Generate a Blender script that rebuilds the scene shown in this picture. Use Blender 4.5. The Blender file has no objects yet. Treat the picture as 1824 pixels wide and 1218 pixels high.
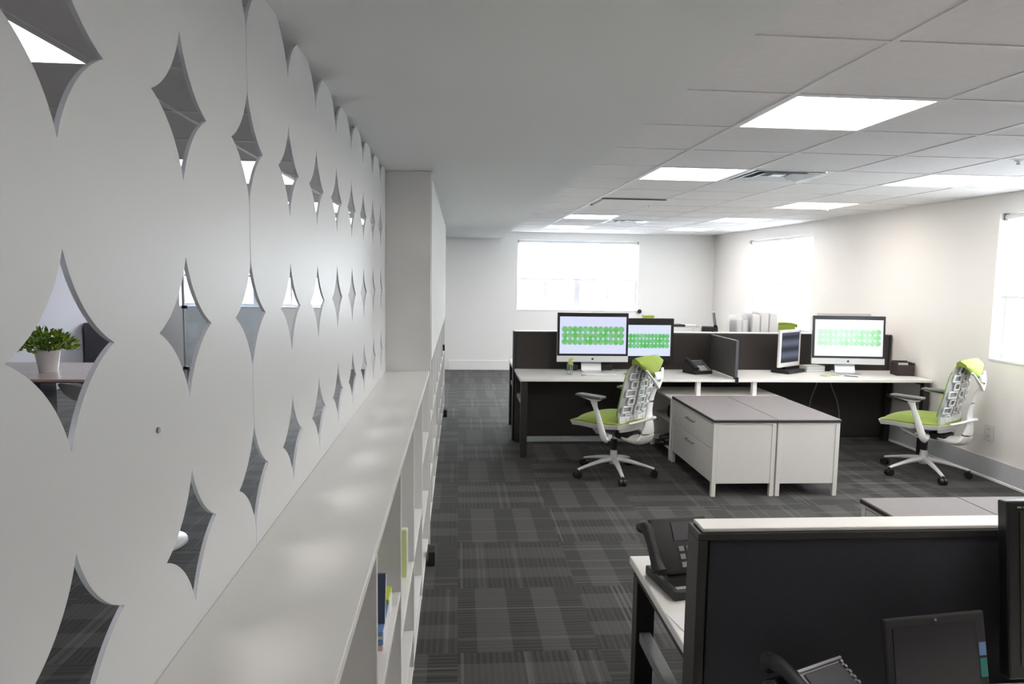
import bpy, bmesh, math, random
from mathutils import Vector, Matrix
random.seed(7)
S = bpy.context.scene
C = bpy.context.collection
PI = math.pi

# ------------------------------------------------------------------ materials
def new_mat(name):
    m = bpy.data.materials.new(name); m.use_nodes = True
    nt = m.node_tree
    for n in list(nt.nodes): nt.nodes.remove(n)
    out = nt.nodes.new('ShaderNodeOutputMaterial')
    return m, nt, out

def L(nt, a, b): nt.links.new(a, b)

def M_(nt, op, a, b=None, c=None):
    n = nt.nodes.new('ShaderNodeMath'); n.operation = op
    for i, v in enumerate((a, b, c)):
        if v is None: continue
        if isinstance(v, (int, float)): n.inputs[i].default_value = v
        else: nt.links.new(v, n.inputs[i])
    return n.outputs[0]

def MIX(nt, f, a, b):
    n = nt.nodes.new('ShaderNodeMix'); n.data_type = 'RGBA'
    for s, v in ((n.inputs[0], f), (n.inputs[6], a), (n.inputs[7], b)):
        if isinstance(v, (int, float)): s.default_value = v
        elif isinstance(v, tuple): s.default_value = (*v, 1) if len(v) == 3 else v
        else: nt.links.new(v, s)
    return n.outputs[2]

def OBJ(nt):
    t = nt.nodes.new('ShaderNodeTexCoord'); return t.outputs['Object']

def XYZ(nt, v):
    s = nt.nodes.new('ShaderNodeSeparateXYZ'); L(nt, v, s.inputs[0]); return s.outputs

def plain(name, col, rough=.5, metal=0, var=.04, scale=8, bump=0, bscale=60, spec=.5, sheen=0, coat=0):
    """principled surface with a little procedural variation"""
    m, nt, out = new_mat(name)
    p = nt.nodes.new('ShaderNodeBsdfPrincipled')
    v = OBJ(nt)
    nz = nt.nodes.new('ShaderNodeTexNoise'); nz.inputs['Scale'].default_value = scale
    nz.inputs['Detail'].default_value = 3; L(nt, v, nz.inputs['Vector'])
    lo = tuple(c * (1 - var) for c in col); hi = tuple(min(1, c * (1 + var)) for c in col)
    L(nt, MIX(nt, nz.outputs[0], lo, hi), p.inputs['Base Color'])
    p.inputs['Roughness'].default_value = rough
    p.inputs['Metallic'].default_value = metal
    p.inputs['Specular IOR Level'].default_value = spec
    p.inputs['Sheen Weight'].default_value = sheen
    p.inputs['Coat Weight'].default_value = coat
    if bump:
        b = nt.nodes.new('ShaderNodeBump'); b.inputs['Strength'].default_value = bump
        b.inputs['Distance'].default_value = .002
        n2 = nt.nodes.new('ShaderNodeTexNoise'); n2.inputs['Scale'].default_value = bscale
        L(nt, v, n2.inputs['Vector']); L(nt, n2.outputs[0], b.inputs['Height'])
        L(nt, b.outputs[0], p.inputs['Normal'])
    L(nt, p.outputs[0], out.inputs[0])
    return m

def emis(name, col, s):
    m, nt, out = new_mat(name)
    e = nt.nodes.new('ShaderNodeEmission'); e.inputs[0].default_value = (*col, 1); e.inputs[1].default_value = s
    L(nt, e.outputs[0], out.inputs[0]); return m

def carpet_mat():
    m, nt, out = new_mat('carpet_tiles')
    p = nt.nodes.new('ShaderNodeBsdfPrincipled')
    x, y, z = XYZ(nt, OBJ(nt))
    u = M_(nt, 'DIVIDE', M_(nt, 'SUBTRACT', x, .008), .65)
    v = M_(nt, 'DIVIDE', M_(nt, 'SUBTRACT', y, 4.97), .65)
    iu, iv = M_(nt, 'FLOOR', u), M_(nt, 'FLOOR', v)
    fu, fv = M_(nt, 'SUBTRACT', u, iu), M_(nt, 'SUBTRACT', v, iv)
    par = M_(nt, 'FLOORED_MODULO', M_(nt, 'ADD', iu, iv), 2)          # 1 -> type A
    npar = M_(nt, 'SUBTRACT', 1, par)
    a = M_(nt, 'ADD', M_(nt, 'MULTIPLY', par, fu), M_(nt, 'MULTIPLY', npar, M_(nt, 'SUBTRACT', 1, fv)))
    b = M_(nt, 'ADD', M_(nt, 'MULTIPLY', par, fv), M_(nt, 'MULTIPLY', npar, fu))
    def inside(q, lo, hi): return M_(nt, 'MULTIPLY', M_(nt, 'GREATER_THAN', q, lo), M_(nt, 'LESS_THAN', q, hi))
    band = M_(nt, 'MAXIMUM', inside(a, .14, .39), inside(a, .60, .80))
    # yarn lines
    ln = M_(nt, 'FLOOR', M_(nt, 'MULTIPLY', b, 46))
    wn = nt.nodes.new('ShaderNodeTexWhiteNoise'); wn.noise_dimensions = '3D'
    cb = nt.nodes.new('ShaderNodeCombineXYZ'); L(nt, ln, cb.inputs[0]); L(nt, iu, cb.inputs[1]); L(nt, iv, cb.inputs[2])
    L(nt, cb.outputs[0], wn.inputs['Vector'])
    comb = M_(nt, 'FLOORED_MODULO', ln, 2)
    r = wn.outputs['Value']
    line = M_(nt, 'ADD', M_(nt, 'MULTIPLY', comb, .55), M_(nt, 'MULTIPLY', r, .45))
    bright = M_(nt, 'MULTIPLY', M_(nt, 'GREATER_THAN', r, .88), .35)
    fine = nt.nodes.new('ShaderNodeTexNoise'); fine.inputs['Scale'].default_value = 130; fine.inputs['Detail'].default_value = 2
    L(nt, OBJ(nt), fine.inputs['Vector'])
    # value
    vd = M_(nt, 'ADD', .003, M_(nt, 'MULTIPLY', line, .034))
    vl = M_(nt, 'ADD', .046, M_(nt, 'MULTIPLY', line, .020))
    vv = M_(nt, 'ADD', M_(nt, 'MULTIPLY', band, vl), M_(nt, 'MULTIPLY', M_(nt, 'SUBTRACT', 1, band), vd))
    vv = M_(nt, 'ADD', vv, M_(nt, 'MULTIPLY', bright, .12))
    tile = nt.nodes.new('ShaderNodeTexWhiteNoise'); tile.noise_dimensions = '2D'
    cb2 = nt.nodes.new('ShaderNodeCombineXYZ'); L(nt, iu, cb2.inputs[0]); L(nt, iv, cb2.inputs[1]); L(nt, cb2.outputs[0], tile.inputs['Vector'])
    vv = M_(nt, 'MULTIPLY', vv, M_(nt, 'ADD', .85, M_(nt, 'MULTIPLY', tile.outputs['Value'], .3)))
    vv = M_(nt, 'MULTIPLY', vv, M_(nt, 'ADD', .6, M_(nt, 'MULTIPLY', fine.outputs[0], .8)))
    cc = nt.nodes.new('ShaderNodeCombineColor')
    L(nt, M_(nt, 'MULTIPLY', vv, .80), cc.inputs[0]); L(nt, M_(nt, 'MULTIPLY', vv, .755), cc.inputs[1]); L(nt, M_(nt, 'MULTIPLY', vv, .715), cc.inputs[2])
    L(nt, cc.outputs[0], p.inputs['Base Color'])
    p.inputs['Roughness'].default_value = .75
    p.inputs['Specular IOR Level'].default_value = .35
    p.inputs['Sheen Weight'].default_value = .12; p.inputs['Sheen Roughness'].default_value = .5
    bp = nt.nodes.new('ShaderNodeBump'); bp.inputs['Strength'].default_value = .35; bp.inputs['Distance'].default_value = .003
    L(nt, fine.outputs[0], bp.inputs['Height']); L(nt, bp.outputs[0], p.inputs['Normal'])
    L(nt, p.outputs[0], out.inputs[0]); return m

def ceiling_mat():
    m = plain('ceiling_tile', (.83, .805, .81), .9, var=.05, scale=35, bump=.3, bscale=160)
    return m

def glass_mat(name, tint=(.96, .99, 1), op=.08):
    m, nt, out = new_mat(name)
    t = nt.nodes.new('ShaderNodeBsdfTransparent'); t.inputs[0].default_value = (*tint, 1)
    g = nt.nodes.new('ShaderNodeBsdfGlossy'); g.inputs['Roughness'].default_value = .03
    fr = nt.nodes.new('ShaderNodeFresnel'); fr.inputs[0].default_value = 1.4
    mx = nt.nodes.new('ShaderNodeMixShader')
    L(nt, M_(nt, 'ADD', M_(nt, 'MULTIPLY', fr.outputs[0], .6), op * .2), mx.inputs[0]); L(nt, t.outputs[0], mx.inputs[1]); L(nt, g.outputs[0], mx.inputs[2])
    L(nt, mx.outputs[0], out.inputs[0]); return m

def shade_mat():
    m, nt, out = new_mat('shade_fabric')
    t = nt.nodes.new('ShaderNodeBsdfTranslucent'); t.inputs[0].default_value = (.95, .95, .95, 1)
    d = nt.nodes.new('ShaderNodeBsdfDiffuse'); d.inputs[0].default_value = (.9, .9, .9, 1)
    tr = nt.nodes.new('ShaderNodeBsdfTransparent')
    a = nt.nodes.new('ShaderNodeMixShader'); a.inputs[0].default_value = .3
    b = nt.nodes.new('ShaderNodeMixShader')
    w = nt.nodes.new('ShaderNodeTexNoise'); w.inputs['Scale'].default_value = 300; L(nt, OBJ(nt), w.inputs['Vector'])
    L(nt, M_(nt, 'ADD', .3, M_(nt, 'MULTIPLY', w.outputs[0], .1)), b.inputs[0])
    L(nt, t.outputs[0], a.inputs[1]); L(nt, d.outputs[0], a.inputs[2]); L(nt, a.outputs[0], b.inputs[1]); L(nt, tr.outputs[0], b.inputs[2])
    L(nt, b.outputs[0], out.inputs[0]); return m

def screen_mat(name, w, h, cols, rows, vlo, vhi, green, bg, strength, fade=0.0, right=1.0):
    """lit display: a band of green paper-cut pattern on pale lavender (local x = across, z = up, centre origin)"""
    m, nt, out = new_mat(name)
    x, y, z = XYZ(nt, OBJ(nt))
    u = M_(nt, 'ADD', M_(nt, 'DIVIDE', x, w), .5); v = M_(nt, 'ADD', M_(nt, 'DIVIDE', z, h), .5)
    band = M_(nt, 'MULTIPLY', M_(nt, 'GREATER_THAN', v, vlo), M_(nt, 'LESS_THAN', v, vhi))
    band = M_(nt, 'MULTIPLY', band, M_(nt, 'MULTIPLY', M_(nt, 'GREATER_THAN', u, .03), M_(nt, 'LESS_THAN', u, .97)))
    cu = M_(nt, 'ABSOLUTE', M_(nt, 'SUBTRACT', M_(nt, 'FRACT', M_(nt, 'MULTIPLY', u, cols)), .5))
    cv = M_(nt, 'ABSOLUTE', M_(nt, 'SUBTRACT', M_(nt, 'FRACT', M_(nt, 'MULTIPLY', M_(nt, 'DIVIDE', M_(nt, 'SUBTRACT', v, vlo), vhi - vlo), rows)), .5))
    cv = M_(nt, 'SUBTRACT', .5, cv)
    star = M_(nt, 'LESS_THAN', M_(nt, 'ADD', M_(nt, 'POWER', cu, .6), M_(nt, 'POWER', cv, .6)), .60)
    wn = nt.nodes.new('ShaderNodeTexNoise'); wn.inputs['Scale'].default_value = 14; L(nt, OBJ(nt), wn.inputs['Vector'])
    k = M_(nt, 'MULTIPLY', band, M_(nt, 'SUBTRACT', 1, M_(nt, 'MULTIPLY', star, .75)))
    k = M_(nt, 'MULTIPLY', k, M_(nt, 'ADD', .45, M_(nt, 'MULTIPLY', wn.outputs[0], .9)))
    if fade: k = M_(nt, 'MULTIPLY', k, M_(nt, 'ADD', 1 - fade, M_(nt, 'MULTIPLY', u, fade)))
    k = M_(nt, 'MINIMUM', k, 1.0)
    e = nt.nodes.new('ShaderNodeEmission'); L(nt, MIX(nt, k, bg, green), e.inputs[0]); e.inputs[1].default_value = strength
    g = nt.nodes.new('ShaderNodeBsdfGlossy'); g.inputs['Roughness'].default_value = .15; g.inputs[0].default_value = (.04, .04, .04, 1)
    ad = nt.nodes.new('ShaderNodeAddShader'); L(nt, e.outputs[0], ad.inputs[0]); L(nt, g.outputs[0], ad.inputs[1])
    L(nt, ad.outputs[0], out.inputs[0]); return m

def dim_screen_mat():
    m, nt, out = new_mat('dim_screen')
    x, y, z = XYZ(nt, OBJ(nt))
    w = nt.nodes.new('ShaderNodeTexWave'); w.bands_direction = 'Z'; w.inputs['Scale'].default_value = 2.6; L(nt, OBJ(nt), w.inputs['Vector'])
    c = MIX(nt, w.outputs[0], (.035, .04, .05), (.11, .12, .17))
    e = nt.nodes.new('ShaderNodeEmission'); L(nt, c, e.inputs[0]); e.inputs[1].default_value = 1.0
    L(nt, e.outputs[0], out.inputs[0]); return m

def table_wood():
    m, nt, out = new_mat('pale_wood')
    p = nt.nodes.new('ShaderNodeBsdfPrincipled')
    mp = nt.nodes.new('ShaderNodeMapping'); mp.inputs['Scale'].default_value = (1.5, 18, 6); L(nt, OBJ(nt), mp.inputs[0])
    n = nt.nodes.new('ShaderNodeTexNoise'); n.inputs['Scale'].default_value = 3; n.inputs['Detail'].default_value = 6; L(nt, mp.outputs[0], n.inputs['Vector'])
    L(nt, MIX(nt, n.outputs[0], (.50, .40, .38), (.72, .62, .60)), p.inputs['Base Color']); p.inputs['Roughness'].default_value = .25
    L(nt, p.outputs[0], out.inputs[0]); return m

MT = dict(
    wall=plain('wall_paint', (.88, .845, .815), .8, var=.015, scale=2, bump=.08, bscale=120),
    wall_far=plain('wall_paint_bright', (.93, .93, .92), .8, var=.015, scale=2),
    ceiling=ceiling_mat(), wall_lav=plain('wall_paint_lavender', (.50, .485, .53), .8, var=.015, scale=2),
    tbar=plain('tbar_paint', (.80, .79, .79), .5),
    soffit=plain('soffit_paint', (.80, .815, .815), .75, var=.02, scale=1.5),
    carpet=carpet_mat(),
    base=plain('baseboard_vinyl', (.58, .59, .62), .5),
    screenwhite=plain('screen_lacquer', (.655, .655, .655), .42, var=.015, scale=2),
    shelf=plain('white_laminate', (.82, .81, .80), .32, var=.02, scale=3),
    cutedge=plain('cut_edge', (.86, .89, .97), .4, var=.01),  # paler and bluer than the board face, light painted into the opening edges
    doorm=plain('door_matte', (.66, .67, .655), .85, spec=.15, var=.02),
    ledge=plain('ledge_laminate', (.88, .865, .84), .28, var=.03, scale=2.2),
    desk=plain('desk_laminate', (.86, .84, .81), .35, var=.02),
    cab=plain('cabinet_paint', (.77, .74, .705), .4, var=.02),
    cushion=plain('cushion_fabric', (.235, .215, .22), .7, var=.08, scale=40, bump=.3, bscale=400),
    cushion_edge=plain('cushion_edge', (.03, .027, .03), .6),
    fabric=plain('panel_fabric', (.040, .033, .030), .85, var=.12, scale=60, bump=.4, bscale=500, sheen=.1),
    fabric2=plain('panel_fabric_blue', (.022, .022, .031), .8, var=.12, scale=60, bump=.4, bscale=500, sheen=.15),
    frame=plain('charcoal_metal', (.035, .032, .031), .45, metal=.2),
    black=plain('black_plastic', (.012, .012, .014), .35),
    softblack=plain('soft_black_plastic', (.02, .02, .021), .55),
    grey=plain('grey_plastic', (.25, .25, .26), .45),
    padgrey=plain('arm_pad_grey', (.13, .13, .135), .4),
    dgrey=plain('dark_grey_metal', (.10, .10, .115), .45),
    alu=plain('aluminium', (.62, .62, .64), .35, metal=.7),
    silver=plain('silver_handle', (.33, .33, .35), .3, metal=.6),
    chin=plain('pale_aluminium', (.72, .72, .74), .4, metal=.15),
    white=plain('white_plastic', (.82, .81, .79), .35, var=.02),
    frosted=None,
    gloss=plain('gloss_white', (.86, .85, .86), .15, var=.01, coat=.4),
    green=plain('green_fabric', (.25, .34, .04), .75, var=.10, scale=50, bump=.3, bscale=500, sheen=.2),
    lime=plain('lime_plastic', (.55, .66, .12), .4),
    mem=plain('grey_membrane', (.42, .45, .45), .5, var=.1, scale=30),
    paper=plain('white_paper', (.85, .85, .86), .7),
    navy=plain('navy_cover', (.05, .07, .13), .5),
    blue=plain('blue_cover', (.16, .27, .5), .5),
    teal=plain('teal_cover', (.02, .22, .2), .5),
    pink=plain('pink_cover', (.75, .5, .5), .6),
    purple=plain('purple_cover', (.22, .2, .33), .6),
    palelime=plain('pale_lime_cover', (.68, .76, .35), .5),
    limecov=plain('lime_cover', (.6, .75, .06), .5),
    blackwhite=plain('black_cover', (.02, .02, .02), .5),
    leafd=plain('leaf_green', (.10, .22, .02), .5, var=.5, scale=22),
    leafl=plain('leaf_lime', (.30, .42, .03), .5, var=.4, scale=22),
    wood=table_wood(),
    woodedge=plain('brown_edge', (.16, .07, .055), .5),
    vent=plain('vent_metal', (.82, .83, .87), .4),
    ventdark=plain('vent_dark', (.16, .17, .20), .7),
    lens=emis('troffer_lens', (1, .955, .90), 11.0), lens_side=emis('troffer_lens_side', (1, .97, .95), 5.0),
    lensside=plain('troffer_side', (.9, .88, .85), .5),
    glass=glass_mat('window_glass'),
    glass2=glass_mat('partition_glass', (.92, .96, .99), .3),
    winframe=plain('window_frame_paint', (.80, .81, .86), .5),
    shade=shade_mat(),
    bin=plain('brown_leatherette', (.045, .028, .03), .55, var=.2, scale=30),
    outlet=plain('outlet_plate', (.72, .71, .69), .4),
    phscreen=plain('grey_lcd', (.09, .09, .10), .2),
    darkscreen=plain('dark_laptop_screen', (.03, .03, .035), .22, var=.05),
    olive=plain('olive_dark_screen', (.035, .033, .025), .3),
    gold=plain('pale_gold_print', (.4, .36, .2), .5),
    rubber=plain('black_rubber', (.008, .008, .008), .6),
    dots=plain('grey_disc', (.35, .35, .36), .5),
)

MT['frosted'] = MT['shade']
# ------------------------------------------------------------------ mesh helpers
class MB:
    def __init__(s): s.bm = bmesh.new(); s.mats = []; s.mi = 0
    def mat(s, m):
        if m not in s.mats: s.mats.append(m)
        s.mi = s.mats.index(m); return s
    def _tag(s, faces):
        for f in faces: f.material_index = s.mi
    def box(s, x0, x1, y0, y1, z0, z1, bv=0, rot=None, seg=2):
        r = bmesh.ops.create_cube(s.bm, size=1)
        c = Vector(((x0+x1)/2, (y0+y1)/2, (z0+z1)/2))
        mt = Matrix.Translation(c) @ (rot.to_4x4() if rot else Matrix()) @ Matrix.Diagonal((abs(x1-x0), abs(y1-y0), abs(z1-z0), 1))
        bmesh.ops.transform(s.bm, matrix=mt, verts=r['verts'])
        fs = set(f for v in r['verts'] for f in v.link_faces)
        s._tag(fs)
        if bv:
            es = list(set(e for v in r['verts'] for e in v.link_edges))
            rr = bmesh.ops.bevel(s.bm, geom=es, offset=bv, segments=seg, affect='EDGES', profile=.5)
            s._tag(rr['faces'])
        return s
    def cyl(s, p0, p1, r0, r1=None, n=20, caps=True):
        p0, p1 = Vector(p0), Vector(p1); r1 = r0 if r1 is None else r1
        return s.sweep([p0, p1], [(r0, r0), (r1, r1)], n)
    def sweep(s, pts, rad, n=12, up=Vector((0, 0, 1)), power=1.0):
        pts = [Vector(p) for p in pts]; rings = []
        for i, p in enumerate(pts):
            t = (pts[min(i+1, len(pts)-1)] - pts[max(i-1, 0)]).normalized()
            uu = up if abs(t.dot(up)) < .98 else Vector((0, 1, 0))
            a = t.cross(uu).normalized(); b = a.cross(t).normalized()
            ra, rb = rad[i] if isinstance(rad, list) else rad
            ring = []
            for k in range(n):
                th = 2*PI*(k+.5)/n; c, q = math.cos(th), math.sin(th)
                c = math.copysign(abs(c)**power, c); q = math.copysign(abs(q)**power, q)
                ring.append(s.bm.verts.new(p + a*c*ra + b*q*rb))
            rings.append(ring)
        for r0, r1 in zip(rings, rings[1:]):
            for k in range(n):
                s.bm.faces.new((r0[k], r0[(k+1) % n], r1[(k+1) % n], r1[k])).material_index = s.mi
        s.bm.faces.new(rings[0][::-1]).material_index = s.mi
        s.bm.faces.new(rings[-1]).material_index = s.mi
        return s
    def curve(s, ctrl, rad, n=12, sub=6, **k):
        """catmull-rom through ctrl, radii interpolated"""
        P = [Vector(p) for p in ctrl]; out = []; ro = []
        R = rad if isinstance(rad, list) else [rad]*len(P)
        for i in range(len(P)-1):
            p0, p1, p2, p3 = P[max(i-1, 0)], P[i], P[i+1], P[min(i+2, len(P)-1)]
            for j in range(sub):
                t = j/sub
                out.append(.5*((2*p1)+(p2-p0)*t+(2*p0-5*p1+4*p2-p3)*t*t+(3*p1-p0-3*p2+p3)*t**3))
                ro.append(tuple(R[i][q]*(1-t)+R[i+1][q]*t for q in (0, 1)))
        out.append(P[-1]); ro.append(R[-1])
        return s.sweep(out, ro, n, **k)
    def lathe(s, prof, n=28, cx=0, cy=0):
        rings = []
        for r, z in prof:
            rings.append([s.bm.verts.new((cx+r*math.cos(2*PI*k/n), cy+r*math.sin(2*PI*k/n), z)) for k in range(n)])
        for a, b in zip(rings, rings[1:]):
            for k in range(n): s.bm.faces.new((a[k], a[(k+1) % n], b[(k+1) % n], b[k])).material_index = s.mi
        s.bm.faces.new(rings[0][::-1]).material_index = s.mi; s.bm.faces.new(rings[-1]).material_index = s.mi
        return s
    def prism(s, poly, axis, d0, d1):
        """poly 2-D, extruded along axis ('x','y','z') from d0 to d1"""
        def mk(p, d):
            return {'x': (d, p[0], p[1]), 'y': (p[0], d, p[1]), 'z': (p[0], p[1], d)}[axis]
        a = [s.bm.verts.new(mk(p, d0)) for p in poly]; b = [s.bm.verts.new(mk(p, d1)) for p in poly]
        n = len(poly)
        s.bm.faces.new(a[::-1]).material_index = s.mi; s.bm.faces.new(b).material_index = s.mi
        for k in range(n): s.bm.faces.new((a[k], a[(k+1) % n], b[(k+1) % n], b[k])).material_index = s.mi
        return s
    def surf(s, f, nu, nv, closed=False):
        g = [[s.bm.verts.new(f(i/nu, j/nv)) for j in range(nv+1)] for i in range(nu+1)]
        for i in range(nu):
            for j in range(nv):
                s.bm.faces.new((g[i][j], g[i+1][j], g[i+1][j+1], g[i][j+1])).material_index = s.mi
        return s
    def shell(s, front, back, nu, nv):
        """closed slab between two parametric surfaces"""
        A = [[s.bm.verts.new(front(i/nu, j/nv)) for j in range(nv+1)] for i in range(nu+1)]
        B = [[s.bm.verts.new(back(i/nu, j/nv)) for j in range(nv+1)] for i in range(nu+1)]
        F = []
        for i in range(nu):
            for j in range(nv):
                F.append(s.bm.faces.new((A[i][j], A[i+1][j], A[i+1][j+1], A[i][j+1])))
                F.append(s.bm.faces.new((B[i][j], B[i][j+1], B[i+1][j+1], B[i+1][j])))
        for i in range(nu):
            F.append(s.bm.faces.new((A[i][0], B[i][0], B[i+1][0], A[i+1][0])))
            F.append(s.bm.faces.new((A[i][nv], A[i+1][nv], B[i+1][nv], B[i][nv])))
        for j in range(nv):
            F.append(s.bm.faces.new((A[0][j], A[0][j+1], B[0][j+1], B[0][j])))
            F.append(s.bm.faces.new((A[nu][j], B[nu][j], B[nu][j+1], A[nu][j+1])))
        s._tag(F); return s
    def build(s, name, mat=None, parent=None, smooth=False, loc=(0, 0, 0), rz=0, rot=None, merge=False):
        if merge: bmesh.ops.remove_doubles(s.bm, verts=s.bm.verts, dist=1e-4)
        bmesh.ops.recalc_face_normals(s.bm, faces=s.bm.faces)
        me = bpy.data.meshes.new(name); s.bm.to_mesh(me); s.bm.free()
        mats = s.mats or [mat]
        for m in mats: me.materials.append(MT[m] if isinstance(m, str) else m)
        if smooth:
            for p in me.polygons: p.use_smooth = True
            try: me.set_sharp_from_angle(angle=math.radians(38))
            except Exception: pass
        o = bpy.data.objects.new(name, me); C.objects.link(o)
        o.location = loc; o.rotation_euler = rot if rot else (0, 0, rz)
        if parent: o.parent = parent
        return o

def thing(name, label, cat, loc=(0, 0, 0), rz=0, group=None):
    o = bpy.data.objects.new(name, None); C.objects.link(o)
    o.empty_display_size = .1
    o.location = loc; o.rotation_euler = (0, 0, rz); o['label'] = label; o['category'] = cat
    if group: o['group'] = group
    return o
def tag(o, label, cat, group=None):
    o['label'] = label; o['category'] = cat
    if group: o['group'] = group
    return o
def struct(o): o['kind'] = 'structure'; return o
def dup(root, loc, rz, label, group=None):
    def cp(o, par):
        c = o.copy(); C.objects.link(c)
        if par: c.parent = par
        for ch in [k for k in bpy.data.objects if k.parent == o]: cp(ch, c)
        return c
    r = cp(root, None); r.location = loc; r.rotation_euler = (0, 0, rz); r['label'] = label
    if group: r['group'] = group
    return r
def mb(mat=None):
    m = MB()
    if mat: m.mat(mat)
    return m
RX = lambda a: Matrix.Rotation(a, 3, 'X')
RY = lambda a: Matrix.Rotation(a, 3, 'Y')
RZ = lambda a: Matrix.Rotation(a, 3, 'Z')

# ------------------------------------------------------------------ room dimensions
XR, XL, YF, YB, H, SOF = 4.58, -5.6, 12.4, -2.6, 2.44, 2.304
T = .16
# floor
struct(mb('carpet').box(XL-T, XR+T, YB-T, YF+T, -.05, 0).build('floor'))

def wall_with_holes(name, axis, pos, thick, a0, a1, z1, holes, mat):
    """axis 'x': wall at X=pos running in Y; axis 'y': wall at Y=pos running in X"""
    m = mb(mat)
    def bx(u0, u1, z0, zz):
        if u1-u0 < 1e-4 or zz-z0 < 1e-4: return
        if axis == 'x': m.box(pos, pos+thick, u0, u1, z0, zz)
        else: m.box(u0, u1, pos, pos+thick, z0, zz)
    u = a0
    for (h0, h1, q0, q1) in sorted(holes):
        bx(u, h0, 0, z1); bx(h0, h1, 0, q0); bx(h0, h1, q1, z1); u = h1
    bx(u, a1, 0, z1)
    return struct(m.build(name))
WZ0, WZ1 = 1.075, 2.31
far_holes = [(1.03, 3.20, WZ0, WZ1), (-4.75, -2.28, WZ0, WZ1)]
right_holes = [(8.86, 10.90, 1.02, 2.285), (3.66, 5.71, 1.035, 2.275)]
wall_with_holes('wall_far', 'y', YF, T, XL-T, XR+T, 2.75, far_holes, 'wall_far')
wall_with_holes('wall_right', 'x', XR, T, YB-T, YF, 2.75, right_holes, 'wall')
wall_with_holes('wall_left', 'x', XL, -T, YB-T, YF, 2.75, [], 'wall_lav')
wall_with_holes('wall_back', 'y', YB, -T, XL, XR, 2.75, [], 'wall')
struct(mb('wall').box(XL-T, XR+T, YB-T, YF+T, 2.75, 2.80).build('ceiling_deck'))

# baseboards
m = mb('wall_far'); m.box(-.17, XR, YF-.012, YF, 0, .17, bv=.003); m.box(-5.6, -.47, YF-.012, YF, 0, .17, bv=.003)
struct(m.build('baseboard_far', None))
m = mb('base'); m.box(XR-.012, XR, YB, YF-.012, 0, .185, bv=.003); m.mat('wall_far'); m.box(XR-.02, XR, YB, YF-.012, 0, .022, bv=.003)
struct(m.build('baseboard_right'))
struct(mb('base').box(XL, XL+.012, YB, YF-.012, 0, .17).build('baseboard_left'))

# windows (frame, glass) + roller shades
def window(n, axis, pos, h, mull, cross):
    a0, a1, z0, z1 = h
    m = mb('winframe')
    d0, d1 = pos+T-.05, pos+T
    f = .05
    def bx(u0, u1, z0_, z1_, e0=d0, e1=d1):
        if axis == 'x': m.box(e0, e1, u0, u1, z0_, z1_, bv=.004)
        else: m.box(u0, u1, e0, e1, z0_, z1_, bv=.004)
    bx(a0, a0+f, z0, z1); bx(a1-f, a1, z0, z1); bx(a0+f, a1-f, z0, z0+f); bx(a0+f, a1-f, z1-f, z1)
    for u, w in mull: bx(u-w/2, u+w/2, z0+f, z1-f)
    bx(a0+f, a1-f, cross-.02, cross+.02, d0+.005, d1-.005)
    o = struct(m.build('window_%d' % n))
    g = MB()
    if axis == 'x': g.box(pos+T-.030, pos+T-.024, a0+f, a1-f, z0+f, z1-f)
    else: g.box(a0+f, a1-f, pos+T-.030, pos+T-.024, z0+f, z1-f)
    g.build('pane', 'glass', o)
    # sill board
    s = MB()
    if axis == 'x': s.box(pos-.006, pos+T-.05, a0-.0, a1+.0, z0-.015, z0+.004, bv=.002)
    else: s.box(a0, a1, pos-.006, pos+T-.05, z0-.015, z0+.004, bv=.002)
    s.build('window_sill', 'winframe', o)
    return o
window(1, 'y', YF, far_holes[0], [(2.12, .10), (1.55, .025), (2.68, .025)], 1.60)
window(2, 'x', XR, right_holes[0], [(9.60, .09), (9.25, .03), (10.2, .03)], 1.58)
window(3, 'x', XR, right_holes[1], [(5.0, .06), (4.3, .06)], 1.56)
window(4, 'y', YF, far_holes[1], [(-3.5, .10), (-4.1, .03), (-2.9, .03)], 1.60)

def roller(axis, pos, a0, a1, z1, zb, label):
    mid = (a0+a1)/2; w = (a1-a0)/2-.012
    if axis == 'x': t = thing('roller_shade', label, 'window shade', (pos+.05, mid, zb), PI/2, 'roller shades in the windows')
    else: t = thing('roller_shade', label, 'window shade', (mid, pos+.05, zb), 0, 'roller shades in the windows')
    hh = z1-zb
    mb().cyl((-w, 0, hh-.03), (w, 0, hh-.03), .022, n=16).build('tube', 'white', t, smooth=True)
    mb().box(-w+.01, w-.01, -.0015, .0015, .01, hh-.05).build('fabric', 'shade', t)
    mb().box(-w+.01, w-.01, -.008, .008, 0, .022, bv=.003).build('hem_bar', 'winframe', t)
    for s_ in (-1, 1): mb().box(s_*(w-.004)-.006, s_*(w-.004)+.006, -.025, .025, hh-.06, hh-.002, bv=.002).build('bracket', 'grey', t)
    return t
roller('y', YF, 1.03, 3.20, WZ1, 1.61, 'white roller shade in the far wall window above the left monitors')
roller('x', XR, 8.86, 10.90, 2.285, 1.60, 'white roller shade in the right wall window nearest the far corner')
roller('x', XR, 3.66, 5.71, 2.275, 1.56, 'white roller shade in the right wall window cut by the photo edge')

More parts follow.
